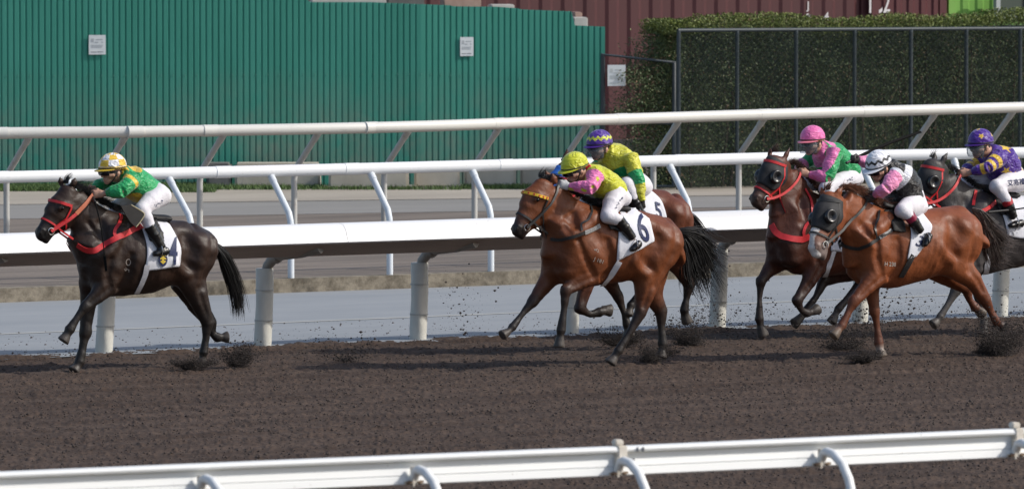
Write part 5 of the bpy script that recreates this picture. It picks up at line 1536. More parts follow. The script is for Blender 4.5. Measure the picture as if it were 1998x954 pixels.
    sl2.append(Limb([nk0*0.35+nk1*0.65, nk1], [0.070,0.085], [0.072,0.10], k=0.03, name='collar', cap=0.2))
    def scol(V):
        who, t = nearest(V, sl2); c = np.zeros((len(V),3))
        names = [l.name for l in sl2]; tr = A3(tc[0]); 
        return cfg['silk'](V, np.array(names)[who], t, dict(tc=[A3(q) for q in tc], px=lambda x,y,l=0.0: A3(fr.pt(x,y,l))))
    _, sv, sf = grow_mesh(sl2, 0.0068, 'silks', M_silk, root, grow=0.004, disp=wr, colf=scol, it=1, off=off)
    # --- breeches
    br = [Limb(list(pelvis.c), pelvis.h, pelvis.w, k=0.05)] + [l for g in legs for l in g[:2]]
    _, bv, bf = grow_mesh(br, 0.008, 'breeches', M_breech, root, grow=0.002, disp=lambda P: wrinkle(P, 0.0035, 45, rigid+9) , it=1, off=off)
    # --- boots
    band = cfg.get('band')
    for g in legs:
        q = g[4]; d = q[3]-q[2]
        bl = [Limb([q[2]-d*0.05, q[2]*0.6+q[3]*0.4, q[3]], [0.053,0.050,0.039], [0.049,0.047,0.039], k=0.02, cap=0.15), g[3],
              Limb([q[4]-np.array([0,0,0.030]), q[4]-np.array([-0.03,0,0.026])], [0.013,0.013],[0.03,0.03], k=0.008)]
        def bc(V):
            c = np.tile(np.array((0.010,0.010,0.011)), (len(V),1)); s = (V-q[2])@d/d.dot(d)
            if band is not None: c[s < 0.24] = np.array(band)
            sole = (V[:,2] < min(q[4][2],q[5][2])-0.030); c[sole] = (0.03,0.025,0.02)
            return c
        grow_mesh(bl, 0.007, 'boot', M_boot, root, grow=0.003, disp=lambda P: 0.0018*vn3(P, 60, 4), colf=bc, it=1, off=off)
        # stirrup
        b = MB(); f0 = q[4]*0.45+q[5]*0.55; 
        pts = [f0 + np.array([0, 0.052*sin(a), 0.052-0.09*0+0.055*cos(a)-0.055*0]) for a in np.linspace(0.0, 2*pi, 15)]
        b.tube([Vector(p)-base+Vector((0,0,-0.035)) for p in pts], 0.005, 6, cap=False)
        b.build('stirrup', M_metal, root)
    # --- helmet
    nu, nv = 96, 44; v = []; cols = []; rx, ry, rz_ = 0.138, 0.112, 0.122
    hx0 = hcx + Z*0.012
    for j in range(nv+1):
        th_ = (pi*0.565)*j/nv
        for i in range(nu):
            ph_ = 2*pi*i/nu; puck = 1 + 0.012*sin(ph_*6+j*0.6)*sin(th_)*0.6
            p = hx0 + (X*cos(ph_)*rx*sin(th_)*puck + Yv*sin(ph_)*ry*sin(th_)*puck + Z*rz_*cos(th_)) - X*0.006
            v.append(p); cols.append(cfg['cap'](th_/(pi*0.565), ph_))
    f = [(j*nu+i, (j+1)*nu+i, (j+1)*nu+(i+1)%nu, j*nu+(i+1)%nu) for j in range(nv) for i in range(nu)]
    v = np.array(v)
    # crown pole is a ring of equal points: keep
    hm = mesh('helmet', v-np.array(off), f, M_silk, root, smooth=True, colors=np.array(cols))
    md = hm.modifiers.new('t','SOLIDIFY'); md.thickness = 0.012; md.offset = -1
    b = MB(); n = 17; V_ = []
    plen = cfg.get('peak', 0.060); pz = cos(pi*0.565)*rz_; sr = sin(pi*0.565)
    for k in range(n):
        a = (k/(n-1)-0.5)*2*1.25; c_ = max(0.0, cos(a*1.2))**0.7
        for e, dz in ((0.97,0.004),(1.0,0.002)):
            pass
        inner = hx0 + X*(cos(a)*rx*sr*0.97-0.006) + Yv*(sin(a)*ry*sr*0.97) + Z*(pz+0.006)
        outer = inner + X*plen*c_ + Yv*sin(a)*0.012*c_ - Z*0.014*c_
        V_ += [inner, outer, outer-Z*0.006, inner-Z*0.006]
    F_ = [(k*4+i, k*4+(i+1)%4, k*4+4+(i+1)%4, k*4+4+i) for k in range(n-1) for i in range(4)]
    b.add([Vector(p)-base for p in V_], F_); pk = b.build('peak', cfg.get('peakmat') or plain('peak_cloth', cfg['peakcol'], 0.45), hm, smooth=0.8)
    b = MB(); b.tube([Vector(hx0 + X*(cos(a)*rx*sr*1.01-0.006) + Yv*sin(a)*ry*sr*1.01 + Z*(pz+0.012))-base for a in np.linspace(0,2*pi,33)], 0.006, 6, cap=False)
    b.build('cap_band', cfg.get('capband') or M_strapd, hm, smooth=2)
    # chin strap
    b = MB()
    pts = [hp(0.0,s*0.083,-0.04) if k == 0 else hp(0.035,s*0.066,-0.105) if k == 1 else hp(0.055,s*0.03,-0.148) for s in (1,) for k in range(3)] + [hp(0.055,-0.03,-0.148), hp(0.035,-0.066,-0.105), hp(0.0,-0.083,-0.04)]
    b.tube([Vector(p)-base for p in pts], 0.005, 6); b.build('chin_strap', cfg.get('chin') or M_strapd, root, smooth=2)
    # goggles / visor
    def shell(r, a1, z0, z1, nz, bulge=0.0, na=16):
        V = []; 
        for j in range(nz+1):
            z = z0+(z1-z0)*j/nz
            for i in range(na+1):
                a = -a1 + 2*a1*i/na; rr = r + bulge*sin(pi*j/nz)
                V.append(Vector(hp(0,0,0) + X*(cos(a)*rr+0.006) + Yv*sin(a)*rr*0.86 + Z*z) - base)
        m = na+1
        return V, [(j*m+i, j*m+i+1, (j+1)*m+i+1, (j+1)*m+i) for j in range(nz) for i in range(na)]
    if cfg.get('visor'):
        V, F = shell(0.128, 1.15, -0.025, -0.130, 6, 0.012); o = mesh('visor', V, F, M_visor, root, smooth=True)
        o.modifiers.new('t','SOLIDIFY').thickness = 0.002
        b = MB(); V, F = shell(0.131, 1.18, -0.020, -0.032, 1); b.add(V, F); o2 = b.build('visor_edge', M_strapd, o); o2.modifiers.new('t','SOLIDIFY').thickness = 0.004
        V, F = shell(0.108, 0.80, -0.018, -0.058, 3, 0.006); o = mesh('goggles', V, F, M_lens, root, smooth=True); o.modifiers.new('t','SOLIDIFY').thickness = 0.008
    else:
        V, F = shell(0.112, 0.80, -0.014, -0.062, 4, 0.008); o = mesh('goggles', V, F, M_lens, root, smooth=True); o.modifiers.new('t','SOLIDIFY').thickness = 0.012
    V = []; 
    for i in range(25):
        a = 0.75 + (2*pi-1.5)*i/24
        for z in (-0.028, -0.048): V.append(Vector(hp(0,0,0)+X*cos(a)*0.106+Yv*sin(a)*0.088+Z*z)-base)
    mesh('goggle_strap', V, [(2*i,2*i+1,2*i+3,2*i+2) for i in range(24)], M_strapd, root).modifiers.new('t','SOLIDIFY').thickness = 0.004
    # free ends for reins and whip
    K['handL'] = Vector(hands[0][2]*0.25+hands[0][3]*0.75); K['handR'] = Vector(hands[1][2]*0.25+hands[1][3]*0.75)
    K['rider'] = root; K['rbase'] = base; K['rfr'] = fr
    K['silk_bvh'] = bvh_of(sv, sf); K['br_bvh'] = bvh_of(bv, bf)
    return root

def whip(K, label, pts, r0=0.010, r1=0.004):
    """pts in the horse's frame"""
    Rz = Matrix.Rotation(K['fr'].rz, 3, 'Z'); o_ = Vector(pts[0])
    o = thing('riding_whip', label, 'whip', K['fr'].o + Rz @ o_, K['fr'].rz)
    cv = crspline(pts, 8); n = len(cv)
    b = MB(); b.tube([p-o_ for p in cv], [r0 + (r1-r0)*i/(n-1) for i in range(n)], 8); b.build('shaft', M_whip, o, smooth=1)
    d = (cv[-1]-cv[-3]).normalized(); s = d.orthogonal().normalized()
    b = MB(); b.obox(cv[-1]-o_+d*0.05, d*0.07, s*0.004, d.cross(s)*0.012); b.build('flap', M_whip, o, bevel=0.002)
    b = MB(); b.tube([cv[0]-o_-(cv[1]-cv[0]).normalized()*0.10, cv[0]-o_+(cv[1]-cv[0]).normalized()*0.12], 0.0125, 10); b.build('grip', M_blackstrap, o, smooth=1)
    return o
def scribble(K, fr, bvh, name, mat, parent, X, Y, w, h, n=4, slant=(0.2,-0.2), local=True):
    """small hand-lettered marks laid on cloth or coat"""
    off = K['rbase'] if local else Vector()
    b = MB(); r = random.Random(int(X*7+Y))
    for i in range(n):
        cx = X + w*(i-(n-1)/2)*0.9/n; cy = Y + slant[1]*w*(i-(n-1)/2)/n
        for k in range(3):
            x0 = cx + r.uniform(-.4,.4)*w/n; y0 = cy + r.uniform(-.5,.5)*h; x1 = x0 + r.uniform(-.5,.5)*w/n; y1 = y0 + r.uniform(-.7,.7)*h
            p, nr = strap_pts(fr, [(x0,y0),(x1,y1)], bvh, 0.003, 3)
            if len(p) > 1: ribbon(b, [q-off for q in p], nr, 0.007, 0.001)
    return b.build(name, mat, parent)
def letters(K, fr, bvh, s, mat, parent, X, Y, hpx, ang=0.0, local=True, asp=1.0, bold=0.0, name='lettering', spine=None):
    me = text_mesh(s, 1.0, bold); k = hpx/0.72; c, sn = cos(ang), sin(ang)
    # y of the drawing runs up, sheet y runs down
    ob = flat_on(fr, name, mat, parent, bvh, me, X, Y, k*asp*c, k*asp*sn, (k*sn if spine is None else spine[0]*k), (-k*c if spine is None else spine[1]*k))
    if local:
        for v in ob.data.vertices: v.co -= K['rbase']
    return ob
# ------------------------------------------------------------------ tack and jockeys, one pair at a time
T4 = (3.816,150,290); T6 = (3.407,1060,240); T7 = (3.18,1540,230); T8 = (3.18,1770,230)
def tone(*c): return np.array(c, float)
GREEN, YEL, LIME, PINK, WHITE, BLACK, PURPLE, RED = tone(0.012,0.34,0.10), tone(0.80,0.52,0.05), tone(0.60,0.62,0.03), tone(0.82,0.20,0.46), tone(0.78,0.79,0.84), tone(0.010,0.010,0.011), tone(0.075,0.022,0.27), tone(0.75,0.03,0.03)

# ---- number 4
K = HA
hood_none = None
bridle(K, M_redstrap)
def silkA(V, who, t, g):
    c = np.tile(GREEN, (len(V),1)); arm = (who == 'armL') | (who == 'armR')
    c[arm & (t < 0.20)] = YEL; c[arm & (t < 0.10)] = GREEN
    q = g['px'](405,130); c[(np.hypot(V[:,0]-q[0], V[:,2]-q[2]) < 0.052) & (who != 'armR')] = YEL
    q = g['px'](385,375); c[(np.hypot((V[:,0]-q[0])*0.8, V[:,2]-q[2]) < 0.062) & (who == 'torso')] = YEL
    c[who == 'collar'] = YEL*0.95
    return c
def capA(t, p):
    if t > 0.90: return YEL
    a = int(np.floor(p/(2*pi)*8)); b = int(t*3.4)
    return WHITE if (a+b) % 2 else YEL
make_rider(K, dict(label='jockey in green silks with yellow shoulder patches and checked yellow and white cap', sheet=T4, seed=11,
    torso=[(365,118,330,250),(440,128,352,345),(530,185,425,402),(603,243,525,405)], pelvis=[(595,240,515,412),(655,288,585,405)],
    leg=[(622,345,.12),(478,458,.245),(545,580,.285),(630,735,.30),(662,762,.30),(583,782,.31)],
    armL=[(420,225,.17),(335,315,.24),(195,336,.10),(100,343,.05)], armR=[(370,200,-.16),(205,262,-.20),(115,297,-.10),(55,322,-.05)],
    helm=(262,140), pitch=3, yaw=8, silk=silkA, cap=capA, peakcol=(0.62,0.42,0.04), cuff=0.62))
rein(K, K['handL'], M_redstrap, M_orangerein, 0.58, 0.02, 1, 0.030); rein(K, K['handR'], M_redstrap, M_orangerein, 0.58, 0.02, -1, 0.030)
strap(K, 'breast_strap', [(222,392),(243,407),(262,415),(290,416),(330,392),(380,362),(430,338),(470,322)], 0.052, M_redstrap)
strap(K, 'neck_strap', [(355,240),(378,262),(392,285),(385,312),(365,335),(362,352),(372,366)], 0.030, M_redstrap)
saddle_cloth(K, [(455,300),(470,330),(486,380),(490,430),(484,470),(478,494)], [(560,292),(590,335),(612,385),(620,425),(617,452),(614,476)])
me = text_mesh('4', 1.0, 0.012)
flat_on(K['fr'], 'number', M_navy, K['cloth'], K['cloth_bvh'], me, 592, 422, 62, 8, 4, -150, 0.009)
b = MB(); 
def emblem(K, x, y, w, h):
    fr = K['fr']; o = None
    def patch(name, mat, sx, sy, n, offs, rx=0.0):
        vs = []; 
        for k in range(n):
            a = 2*pi*k/n; vs.append((x + w*sx*cos(a)*(1 if n < 20 else 1), y + h*sy*sin(a) + (h*0.10*(1-abs(cos(a))) if sin(a) > 0 else 0)))
        vs = [(x,y)] + vs; P = [fr.hit(a,b_,K['cloth_bvh'],offs)[0] for a,b_ in vs]
        q = mesh(name, P, [(0,1+k,1+(k+1)%n) for k in range(n)], mat, K['cloth']); q.modifiers.new('t','SOLIDIFY').thickness = 0.001; return q
    patch('crest', M_navy, 0.5, 0.5, 24, 0.010)
    g = plain('gold_thread', (0.72,0.52,0.06), 0.5)
    b = MB()
    for pts in ([(-.3,-.32),(0,-.42),(.3,-.32)], [(-.32,-.05),(-.1,-.2),(0,-.05),(.1,-.2),(.32,-.05)], [(-.28,.12),(0,.28),(.28,.12)], [(0,-.4),(0,.35)], [(-.22,-.15),(.22,.2)], [(.22,-.15),(-.22,.2)]):
        p, n = strap_pts(fr, [(x+a*w, y+c_*h) for a, c_ in pts], K['cloth_bvh'], 0.0125, 4); ribbon(b, p, n, 0.011, 0.0012)
    b.build('crest_gold', g, K['cloth'])
emblem(K, 551, 450, 34, 46)
strap(K, 'girth', [(490,470),(484,505),(470,540),(450,578)], 0.050, M_whitegirth)
saddle(K, (560,300), (452,292))
# lifted saddle flap in front of the knee
fr4 = K['fr'].view(*T4); b = MB(); fl = [(325,425),(400,418),(470,460),(500,492),(470,545),(437,585),(395,545),(360,490)]
pt_ = [fr4.pt(x,y,0.31) for x,y in fl]; n_ = len(pt_)
b.add([p+Vector((0,0.006,0)) for p in pt_]+[p-Vector((0,0.008,0)) for p in pt_], [tuple(range(n_)), tuple(range(2*n_-1,n_-1,-1))]+[(k,(k+1)%n_,n_+(k+1)%n_,n_+k) for k in range(n_)])
q_ = b.build('saddle_flap', M_saddle, K['root'])
b = MB(); b.tube([p+Vector((0,0.004,0)) for p in crspline(pt_[1:6],5)], 0.006, 6); b.build('flap_piping', M_piping, q_, smooth=2)
whip(K, 'black riding whip hanging down beside the neck of the leading dark horse', [fr4.pt(118,360,.06), fr4.pt(150,450,.26), fr4.pt(182,600,.33), fr4.pt(208,815,.36)], 0.009, 0.005)
scribble(K, K['fr'], K['bvh'], 'freeze_brand', M_brand, K['root'], 412, 490, 26, 10, 3, (0,0.3), False)
b = MB(); p, n = strap_pts(K['fr'], [(418+9*cos(a), 460+12*sin(a)) for a in np.linspace(0,2*pi,17)], K['bvh'], 0.002, 3); ribbon(b, p, n, 0.006, 0.001); b.build('brand_ring', M_brand, K['root'])
scribble(K, fr4, K['br_bvh'], 'name_lettering', M_navy, K['rider'], 612, 408, 80, 12, 4, (0,-0.6))

# ---- number 6
K = HB
bridle(K, M_blackstrap, browband=M_yellowband)
P, N = head_ring(K, 0.18, 0.0145, 22, 0.3, -1.75, 1.75)
for i in range(1, 22, 2):
    b = MB(); c = P[i]; d = (P[i+1]-P[i-1]).normalized(); b.obox(c+N[i]*0.001, d*0.007, N[i]*0.002, d.cross(N[i])*0.008)
    b.build('browband_check', M_redstrap, [o for o in K['root'].children if o.name.startswith('bridle')][0])
def silkB(V, who, t, g):
    c = np.tile(LIME, (len(V),1)); arm = (who == 'armL') | (who == 'armR'); c[arm] = PINK
    for k, (tt, a) in enumerate(((0.25,0.3),(0.42,-.3),(0.60,0.35),(0.75,-.2),(0.88,0.3))):
        pass
    spots = (np.sin(V[:,0]*48+1)*np.sin(V[:,2]*52+V[:,1]*30) > 0.62); c[arm & spots & (t > 0.15)] = LIME
    c[arm & (t < 0.06)] = LIME
    c[who == 'collar'] = RED
    return c
make_rider(K, dict(label='jockey in lime yellow silks with pink spotted sleeves and plain lime cap', sheet=T6, seed=23,
    torso=[(305,262,285,395),(380,283,318,460),(460,328,380,508),(515,392,455,508)], pelvis=[(512,395,430,540),(538,452,480,560)],
    leg=[(488,482,.12),(424,622,.25),(505,648,.29),(592,765,.30),(632,805,.30),(590,838,.31)],
    armL=[(352,335,.17),(318,428,.25),(172,424,.09),(90,402,.04)], armR=[(320,312,-.16),(228,402,-.20),(150,430,-.10),(85,405,-.05)],
    helm=(206,288), pitch=14, yaw=6, silk=silkB, cap=lambda t,p: LIME, peakcol=(0.55,0.57,0.04), glove=noisy('grey_glove',(0.42,0.42,0.43),(0.58,0.58,0.58),30,0.7), cuff=0.92))
rein(K, K['handL'], M_blackstrap, None, 0.5, 0.03, 1, 0.020); rein(K, K['handR'], M_blackstrap, None, 0.5, 0.03, -1, 0.020)
strap(K, 'breast_strap', [(258,432),(290,436),(340,424),(380,408)], 0.030, M_blackstrap)
strap(K, 'strap_sheepskin', [(382,408),(410,396),(438,382)], 0.040, noisy('silver_buckle',(0.20,0.20,0.20),(0.42,0.42,0.42),50,0.4))
strap(K, 'neck_strap', [(400,300),(412,330),(398,362),(370,376),(372,402)], 0.018, M_blackstrap)
f6 = K['fr'].view(*T6)
saddle_cloth(K, [(495,545),(498,640),(500,720),(494,800),(489,860),(488,918)], [(610,505),(672,570),(705,650),(722,710),(735,760),(735,788)], fr2=f6)
flat_on(f6, 'number', M_navy, K['cloth'], K['cloth_bvh'], text_mesh('6', 1.0, 0.010), 660, 704, 150, 56, -52, -262, 0.009)
strap(K, 'girth', [(512,515),(498,540),(478,570),(450,602)], 0.055, M_whitegirth)
saddle(K, (525,318), (425,300))
letters(K, K['fr'], K['bvh'], 'J 181', M_brand, K['root'], 436, 512, 14, 0.35, False)
scribble(K, K['fr'], K['bvh'], 'freeze_brand', M_brand, K['root'], 428, 474, 22, 5, 3, (0,0.3), False)
scribble(K, f6, K['br_bvh'], 'name_lettering', M_navy, K['rider'], 500, 530, 60, 16, 4, (0,-1.3))

# ---- number 5, half hidden
K = HC
hood(K, M_bluehood, cups=False, upto=0.55); bridle(K, M_redstrap)
def silkC(V, who, t, g):
    c = np.tile(tone(0.60,0.58,0.04), (len(V),1)); arm = (who == 'armL') | (who == 'armR')
    c[arm & (t > 0.28) & (t < 0.56)] = GREEN
    q = g['px'](565,175); c[(np.hypot((V[:,0]-q[0])*1.3, V[:,2]-q[2]) < 0.06)] = GREEN
    q = g['px'](470,320); c[(np.hypot((V[:,0]-q[0])*0.6, V[:,2]-q[2]) < 0.05)&(who=='torso')] = GREEN
    return c
def capC(t, p):
    z = 0.66 + 0.055*(2*abs((p/(2*pi)*13) % 1 - 0.5)*2-1)
    return tone(0.62,0.66,0.06) if z-0.07 < t < z+0.07 else PURPLE
make_rider(K, dict(label='jockey in yellow and green silks with purple cap circled by a yellow zigzag', sheet=T6, seed=31,
    torso=[(452,150,378,258),(540,166,402,308),(605,226,450,352),(638,300,512,392)], pelvis=[(640,325,520,430),(690,390,600,470)],
    leg=[(655,425,.12),(548,408,.26),(592,500,.29),(640,585,.30),(662,605,.30),(600,615,.31)],
    armL=[(575,232,.19),(634,385,.30),(650,505,.30),(656,560,.29)], armR=[(470,205,-.17),(350,292,-.22),(282,350,-.10),(240,368,-.06)],
    helm=(372,138), pitch=4, yaw=14, silk=silkC, cap=capC, peakcol=tuple(PURPLE*0.8), visor=True, glove=M_blackstrap, handup=(1,0,0.2), cuff=0.98))
rein(K, K['handR'], M_redstrap, None, 0.5, 0.03, -1, 0.02); rein(K, K['handR']+Vector((0,0.10,0)), M_redstrap, None, 0.5, 0.03, 1, 0.02)
saddle_cloth(K, [(545,440),(560,520),(580,580),(590,640),(596,700)], [(690,440),(765,495),(798,550),(815,600),(822,650)], fr2=f6.view(*T6) if False else K['fr'].view(*T6))
flat_on(K['fr'].view(*T6), 'number', M_navy, K['cloth'], K['cloth_bvh'], text_mesh('5', 1.0, 0.010), 764, 588, 100, 40, -20, -150, 0.009)
strap(K, 'girth', [(520,470),(505,520),(490,560),(470,590)], 0.055, M_whitegirth)
saddle(K, (560,245), (480,245))

# ---- pink cap
K = HD
hood(K, M_hood); bridle(K, M_redstrap, brow=0.05)
def silkD(V, who, t, g):
    c = np.tile(GREEN, (len(V),1)); arm = (who == 'armL') | (who == 'armR')
    ax, bx = g['px'](300,190,.2), g['px'](235,375,.28)
    c[arm & (t > 0.50)] = PINK
    c[arm & (t <= 0.50) & (V[:,0] > (ax[0]+(bx[0]-ax[0])*np.clip(t/0.5,0,1))+0.030)] = PINK
    q = g['px'](215,285); c[(who == 'torso') & (V[:,0] > g['tc'][1][0]+0.10) & (V[:,1] < 0.10)] = PINK
    q = g['px'](232,140); c[(np.hypot(V[:,0]-q[0], V[:,2]-q[2]) < 0.055) & (who != 'armR')] = PINK
    c[who == 'collar'] = PINK
    return c
def capD(t, p): return tone(0.80,0.16,0.42) if t < 0.93 else tone(0.75,0.20,0.06)
make_rider(K, dict(label='jockey in green silks with pink sleeves and plain pink cap', sheet=T7, seed=41,
    torso=[(220,142,175,258),(292,160,202,322),(352,208,252,366),(400,280,328,372)], pelvis=[(395,265,310,385),(412,340,350,425)],
    leg=[(380,382,.12),(222,440,.25),(272,540,.29),(330,640,.30),(352,668,.30),(288,684,.31)],
    armL=[(280,210,.19),(238,372,.26),(122,352,.09),(55,333,.04)], armR=[(192,212,-.17),(90,288,-.22),(62,318,-.10),(40,326,-.05)],
    helm=(143,132), pitch=3, yaw=10, silk=silkD, cap=capD, peakcol=(0.80,0.22,0.30), visor=True, cuff=0.9))
rein(K, K['handL'], M_redstrap, None, 0.5, 0.06, 1, 0.024); rein(K, K['handR'], M_redstrap, None, 0.5, 0.05, -1, 0.024)
strap(K, 'breast_strap', [(128,405),(140,432),(165,450),(205,460),(245,462),(290,440),(340,400),(400,360)], 0.060, M_redstrap, mirror=False)
strap(K, 'neck_strap', [(252,270),(275,310),(282,350),(285,385),(262,405),(248,430),(250,452)], 0.028, M_redstrap)
saddle_cloth(K, [(345,290),(352,360),(356,410),(352,460),(350,505)], [(440,295),(462,360),(472,410),(472,460),(468,510)])
strap(K, 'girth', [(370,480),(358,520),(345,560),(330,600)], 0.05, M_whitegirth)
saddle(K, (410,295), (330,285))
scribble(K, K['rfr'], K['br_bvh'], 'name_lettering', M_navy, K['rider'], 378, 385, 44, 16, 3, (0,-0.3))

# ---- chestnut with white cap rider
K = HE
hood(K, M_hood); bridle(K, M_blackstrap, brow=0.05)
def silkE(V, who, t, g):
    c = np.tile(BLACK, (len(V),1)); arm = (who == 'armL') | (who == 'armR'); c[arm] = tone(0.84,0.28,0.50); c[arm & (t < 0.07)] = WHITE
    d = (V - g['tc'][0])@((g['tc'][1]-g['tc'][0])/np.linalg.norm(g['tc'][1]-g['tc'][0])); L_ = np.linalg.norm(g['tc'][1]-g['tc'][0])
    c[(who == 'torso') & (d > L_*0.55) & (d < L_*1.05) & (V[:,1] > 0.10)] = WHITE
    c[(who == 'collar')] = BLACK
    return c
def capE(t, p):
    z = 0.70 + 0.06*(2*abs((p/(2*pi)*11) % 1 - 0.5)*2-1)
    return BLACK if z-0.06 < t < z+0.06 else WHITE
make_rider(K, dict(label='jockey in black vest with pink sleeves and white cap raising one arm', sheet=T7, seed=53,
    torso=[(640,258,575,372),(712,288,620,452),(775,350,640,522),(806,432,668,545)], pelvis=[(806,445,680,548),(826,520,722,592)],
    leg=[(775,545,.12),(694,575,.25),(748,612,.29),(815,705,.30),(866,735,.30),(838,786,.31)],
    armL=[(668,350,.19),(602,432,.23),(525,482,.09),(455,522,.04)], armR=[(600,300,-.17),(505,285,-.32),(430,262,-.34),(372,256,-.34)],
    helm=(552,288), pitch=20, yaw=10, silk=silkE, cap=capE, peakcol=(0.70,0.71,0.76), peak=0.075, band=(0.24,0.015,0.05), glove=M_blackstrap, cuff=0.94))
rein(K, K['handL'], M_blackstrap, None, 0.5, 0.02, 1, 0.024); rein(K, K['handL']+Vector((0.01,-0.09,0)), M_blackstrap, None, 0.5, 0.02, -1, 0.024)
f7 = K['fr'].view(*T7)
strap(K, 'breast_strap', [(322,776),(350,796),(385,806),(430,812),(490,790),(540,755),(580,728),(630,700)], 0.032, M_blackstrap, fr=f7)
strap(K, 'strap_buckle', [(560,742),(600,716),(632,694)], 0.036, noisy('silver_buckle2',(0.22,0.22,0.22),(0.46,0.46,0.46),50,0.4), fr=f7)
strap(K, 'neck_strap', [(560,580),(552,630),(530,690),(540,750)], 0.020, M_blackstrap, fr=f7)
saddle_cloth(K, [(688,560),(735,640),(752,700),(750,760),(740,820),(730,875)], [(800,560),(852,630),(885,670),(870,720),(830,800),(782,862)], fr2=f7)
letters(K, f7, K['cloth_bvh'], '3', M_navy, K['cloth'], 810, 770, 70, 0.5, False, 0.9, 0.008, 'number')
strap(K, 'girth', [(765,850),(745,890),(720,935),(690,985)], 0.055, M_blackstrap, fr=f7)
saddle(K, (620,350), (540,335))
whip(K, 'long thin riding whip raised behind the white cap', [f7.pt(392,262,-.33), f7.pt(500,210,-.40), f7.pt(640,150,-.48), f7.pt(770,104,-.55)], 0.018, 0.015)
letters(K, f7, K['bvh'], 'H 238', M_brand, K['root'], 625, 908, 26, 0.06, False, 0.8, 0.004)

# ---- purple with stars
K = HF
hood(K, M_hood); bridle(K, M_redstrap, brow=0.05)
def silkF(V, who, t, g):
    c = np.tile(PURPLE, (len(V),1)); arm = (who == 'armL') | (who == 'armR')
    for a, b_ in ((0.16,0.27),(0.36,0.47),(0.56,0.67)): c[arm & (t > a) & (t < b_)] = YEL
    for x, y, r in ((580,180,0.060),(655,240,0.05),(590,355,0.055),(550,325,0.045),(660,320,0.045)):
        q = g['px'](x,y); c[(~arm) & star_in(V[:,0]-q[0], V[:,2]-q[2], r, 0.4)] = YEL
    return c
def capF(t, p):
    for tt, pp in ((0.62,0.95),(0.62,2.35),(0.62,3.75),(0.62,5.2),(0.15,0.3)):
        dx = (p-pp+pi) % (2*pi) - pi
        if star_in(np.array(dx*0.115*max(0.4,sin(t*1.77))), np.array((tt-t)*0.215), 0.034, pi/10): return YEL
    return PURPLE
make_rider(K, dict(label='jockey in purple silks with gold stars and gold hooped sleeves', sheet=T8, seed=67,
    torso=[(548,162,500,272),(622,186,512,342),(672,246,532,388),(692,312,598,390)], pelvis=[(692,305,592,402),(715,372,642,450)],
    leg=[(685,392,.12),(548,425,.25),(618,512,.29),(660,620,.30),(708,652,.30),(642,668,.31)],
    armL=[(578,245,.19),(502,308,.24),(388,338,.09),(322,350,.04)], armR=[(522,240,-.17),(402,300,-.20),(345,338,-.10),(310,346,-.05)],
    helm=(454,152), pitch=3, yaw=8, silk=silkF, cap=capF, peakcol=tuple(PURPLE*0.7), visor=True, band=(0.40,0.02,0.03), cuff=0.62))
rein(K, K['handL'], M_redstrap, None, 0.5, 0.07, 1, 0.026); rein(K, K['handR'], M_redstrap, None, 0.5, 0.05, -1, 0.024)
f8 = K['fr'].view(*T8)
strap(K, 'breast_strap', [(445,588),(480,572),(520,545),(560,518)], 0.036, M_redstrap, fr=f8)
strap(K, 'neck_strap', [(425,455),(418,500),(412,545)], 0.028, M_redstrap, fr=f8)
saddle_cloth(K, [(455,430),(535,500),(585,590),(605,650),(615,700),(622,735)], [(680,470),(770,500),(810,560),(815,640),(812,700),(808,760)], fr2=f8)
scribble(K, f8, K['cloth_bvh'], 'cloth_logo', plain('grey_print',(0.22,0.22,0.24),0.7), K['cloth'], 655, 715, 60, 24, 4, (0,-0.2), False)
strap(K, 'girth', [(960,480),(950,520),(945,560),(940,590)], 0.055, M_whitegirth)
saddle(K, (1040,300), (940,275))
letters(K, f8, K['br_bvh'], '艾兆禮', M_navy, K['rider'], 676, 402, 28, -0.12, True, 0.95, 0.01, 'name_lettering')
whip(K, 'black riding whip held low across the white saddle cloth of the grey horse', [f8.pt(560,580,.36), f8.pt(640,572,.38), f8.pt(740,558,.40), f8.pt(840,545,.42)], 0.009, 0.006)
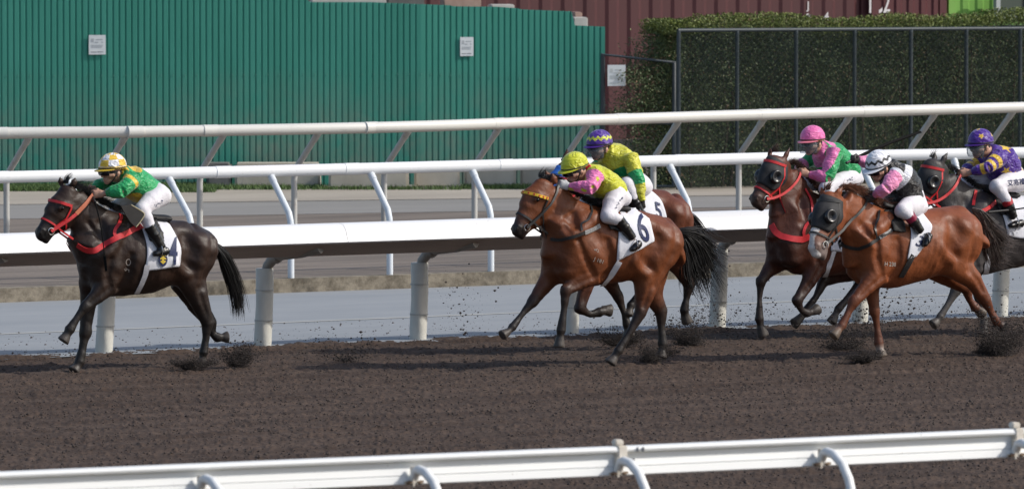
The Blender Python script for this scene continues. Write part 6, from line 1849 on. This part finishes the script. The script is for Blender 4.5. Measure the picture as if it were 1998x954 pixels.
# ================================================================== DIRT THROWN UP BY THE HOOVES
M_clod = noisy('dark_clod', (0.015,0.012,0.011), (0.048,0.037,0.033), 30, 0.95)
def clods(name, label, px, py, gpx, n, wide, high, lean, rmin=0.004, rmax=0.016, power=1.6, back=0.25, seed=0, fog=0):
    """a burst of earth rising from the ground at photo pixel px,py; sizes in metres"""
    n = int(n*2.3); r = np.random.default_rng(seed); plume = [(r.uniform(-1.1,1.3), r.uniform(0.35,1.25), r.uniform(-1,1)) for _ in range(9)]; base = atz(px, py, 0.0); v = []; f = []
    octa = np.array([(1,0,0),(-1,0,0),(0,1,0),(0,-1,0),(0,0,1),(0,0,-1)], float)
    of = [(0,2,4),(2,1,4),(1,3,4),(3,0,4),(2,0,5),(1,2,5),(3,1,5),(0,3,5)]
    for i in range(n):
        t = r.random()**power; px_, pz_, py_ = plume[r.integers(len(plume))]
        z = 0.008 + abs(t*pz_*high + r.normal(0, 0.10)*high*(0.4+t)); x = (px_*t + lean*t + r.normal(0, 0.13)*(0.6+t))*wide; y = (py_*t + r.normal(0, 0.25))*back
        s = (rmin*0.7 + (rmax-rmin)*r.random()**4)
        q = octa*(0.6+0.8*r.random((6,1)))*s*np.array([1.4,1,0.9]) + np.array([x, y, z]); k = len(v)
        v += [tuple(p) for p in q]; f += [tuple(a+k for a in tr) for tr in of]
    # fine dust-like earth between the clods
    m = n*4 if n > 600 else n*2; t = r.random(m)**power; pk = np.array(plume)[r.integers(0, len(plume), m)]
    P = np.stack([(pk[:,0]*t + lean*t + r.normal(0,0.17,m)*(0.6+t))*wide, (pk[:,2]*t + r.normal(0,0.3,m))*back, 0.005 + np.abs(t*pk[:,1]*high + r.normal(0,0.12,m)*high*(0.4+t))], 1)
    tt = np.array([(1,0,-.5),(-.5,.87,-.5),(-.5,-.87,-.5),(0,0,.9)]); s = 0.0013 + 0.0027*r.random(m)**2
    Q = (P[:,None,:] + tt[None]*s[:,None,None]).reshape(-1,3); k0 = len(v)
    v += [tuple(p) for p in Q]; f += [(k0+4*i+a, k0+4*i+b_, k0+4*i+c_) for i in range(m) for a,b_,c_ in ((0,1,3),(1,2,3),(2,0,3),(0,2,1))]
    o = mesh(name, v, f, M_clod); o.location = base
    return tag(o, label, 'flying dirt', kind='stuff')
clods('kicked_dirt', 'dark low puff of dirt under the hind hoof of the leading horse', 372, 722, None, 1500, 0.20, 0.09, 0.1, 0.003, 0.010, 1.3, 0.12, 1)
clods('kicked_dirt', 'dark spray of dirt just behind the hind hooves of the leading horse', 465, 716, None, 1900, 0.26, 0.17, 0.25, 0.003, 0.012, 2.2, 0.15, 2)
clods('kicked_dirt', 'scattered clods flying low between the two fence posts behind the leading horse', 675, 706, None, 260, 0.34, 0.28, -0.3, 0.004, 0.014, 1.3, 0.3, 3)
clods('kicked_dirt', 'few clods flying high left of the horse wearing number 6', 905, 668, None, 55, 0.28, 0.62, -0.2, 0.004, 0.016, 0.8, 0.3, 4)
clods('kicked_dirt', 'dark puff of dirt behind the hooves of the number 6 horse', 1266, 708, None, 1700, 0.22, 0.13, 0.1, 0.003, 0.010, 1.5, 0.14, 5)
clods('kicked_dirt', 'dark burst of dirt under the belly of the number 6 horse', 1210, 676, None, 1500, 0.24, 0.15, 0.1, 0.003, 0.011, 1.6, 0.14, 6)
clods('kicked_dirt', 'spray of dirt below the flying tail of the number 6 horse', 1345, 672, None, 1300, 0.42, 0.30, 0.2, 0.003, 0.012, 2.2, 0.3, 7)
clods('kicked_dirt', 'dark puff of dirt at the white sock of the chestnut horse', 1688, 706, None, 1500, 0.20, 0.09, 0.0, 0.003, 0.010, 1.3, 0.12, 8)
clods('kicked_dirt', 'wide spray of dirt between the hooves of the right group', 1640, 680, None, 1300, 0.75, 0.42, 0.1, 0.003, 0.014, 2.0, 0.5, 9)
clods('kicked_dirt', 'large cloud of dirt behind the hind hooves of the chestnut horse', 1935, 692, None, 3600, 0.42, 0.34, 0.15, 0.003, 0.013, 1.9, 0.35, 10)
clods('kicked_dirt', 'loose clods over the pavement at the right edge', 1900, 640, None, 120, 0.7, 0.55, 0.0, 0.003, 0.012, 1.0, 0.4, 11)
clods('kicked_dirt', 'specks of dirt flying between the tail and the brown horse', 1430, 660, None, 160, 0.6, 0.62, 0.0, 0.003, 0.012, 1.2, 0.4, 12)
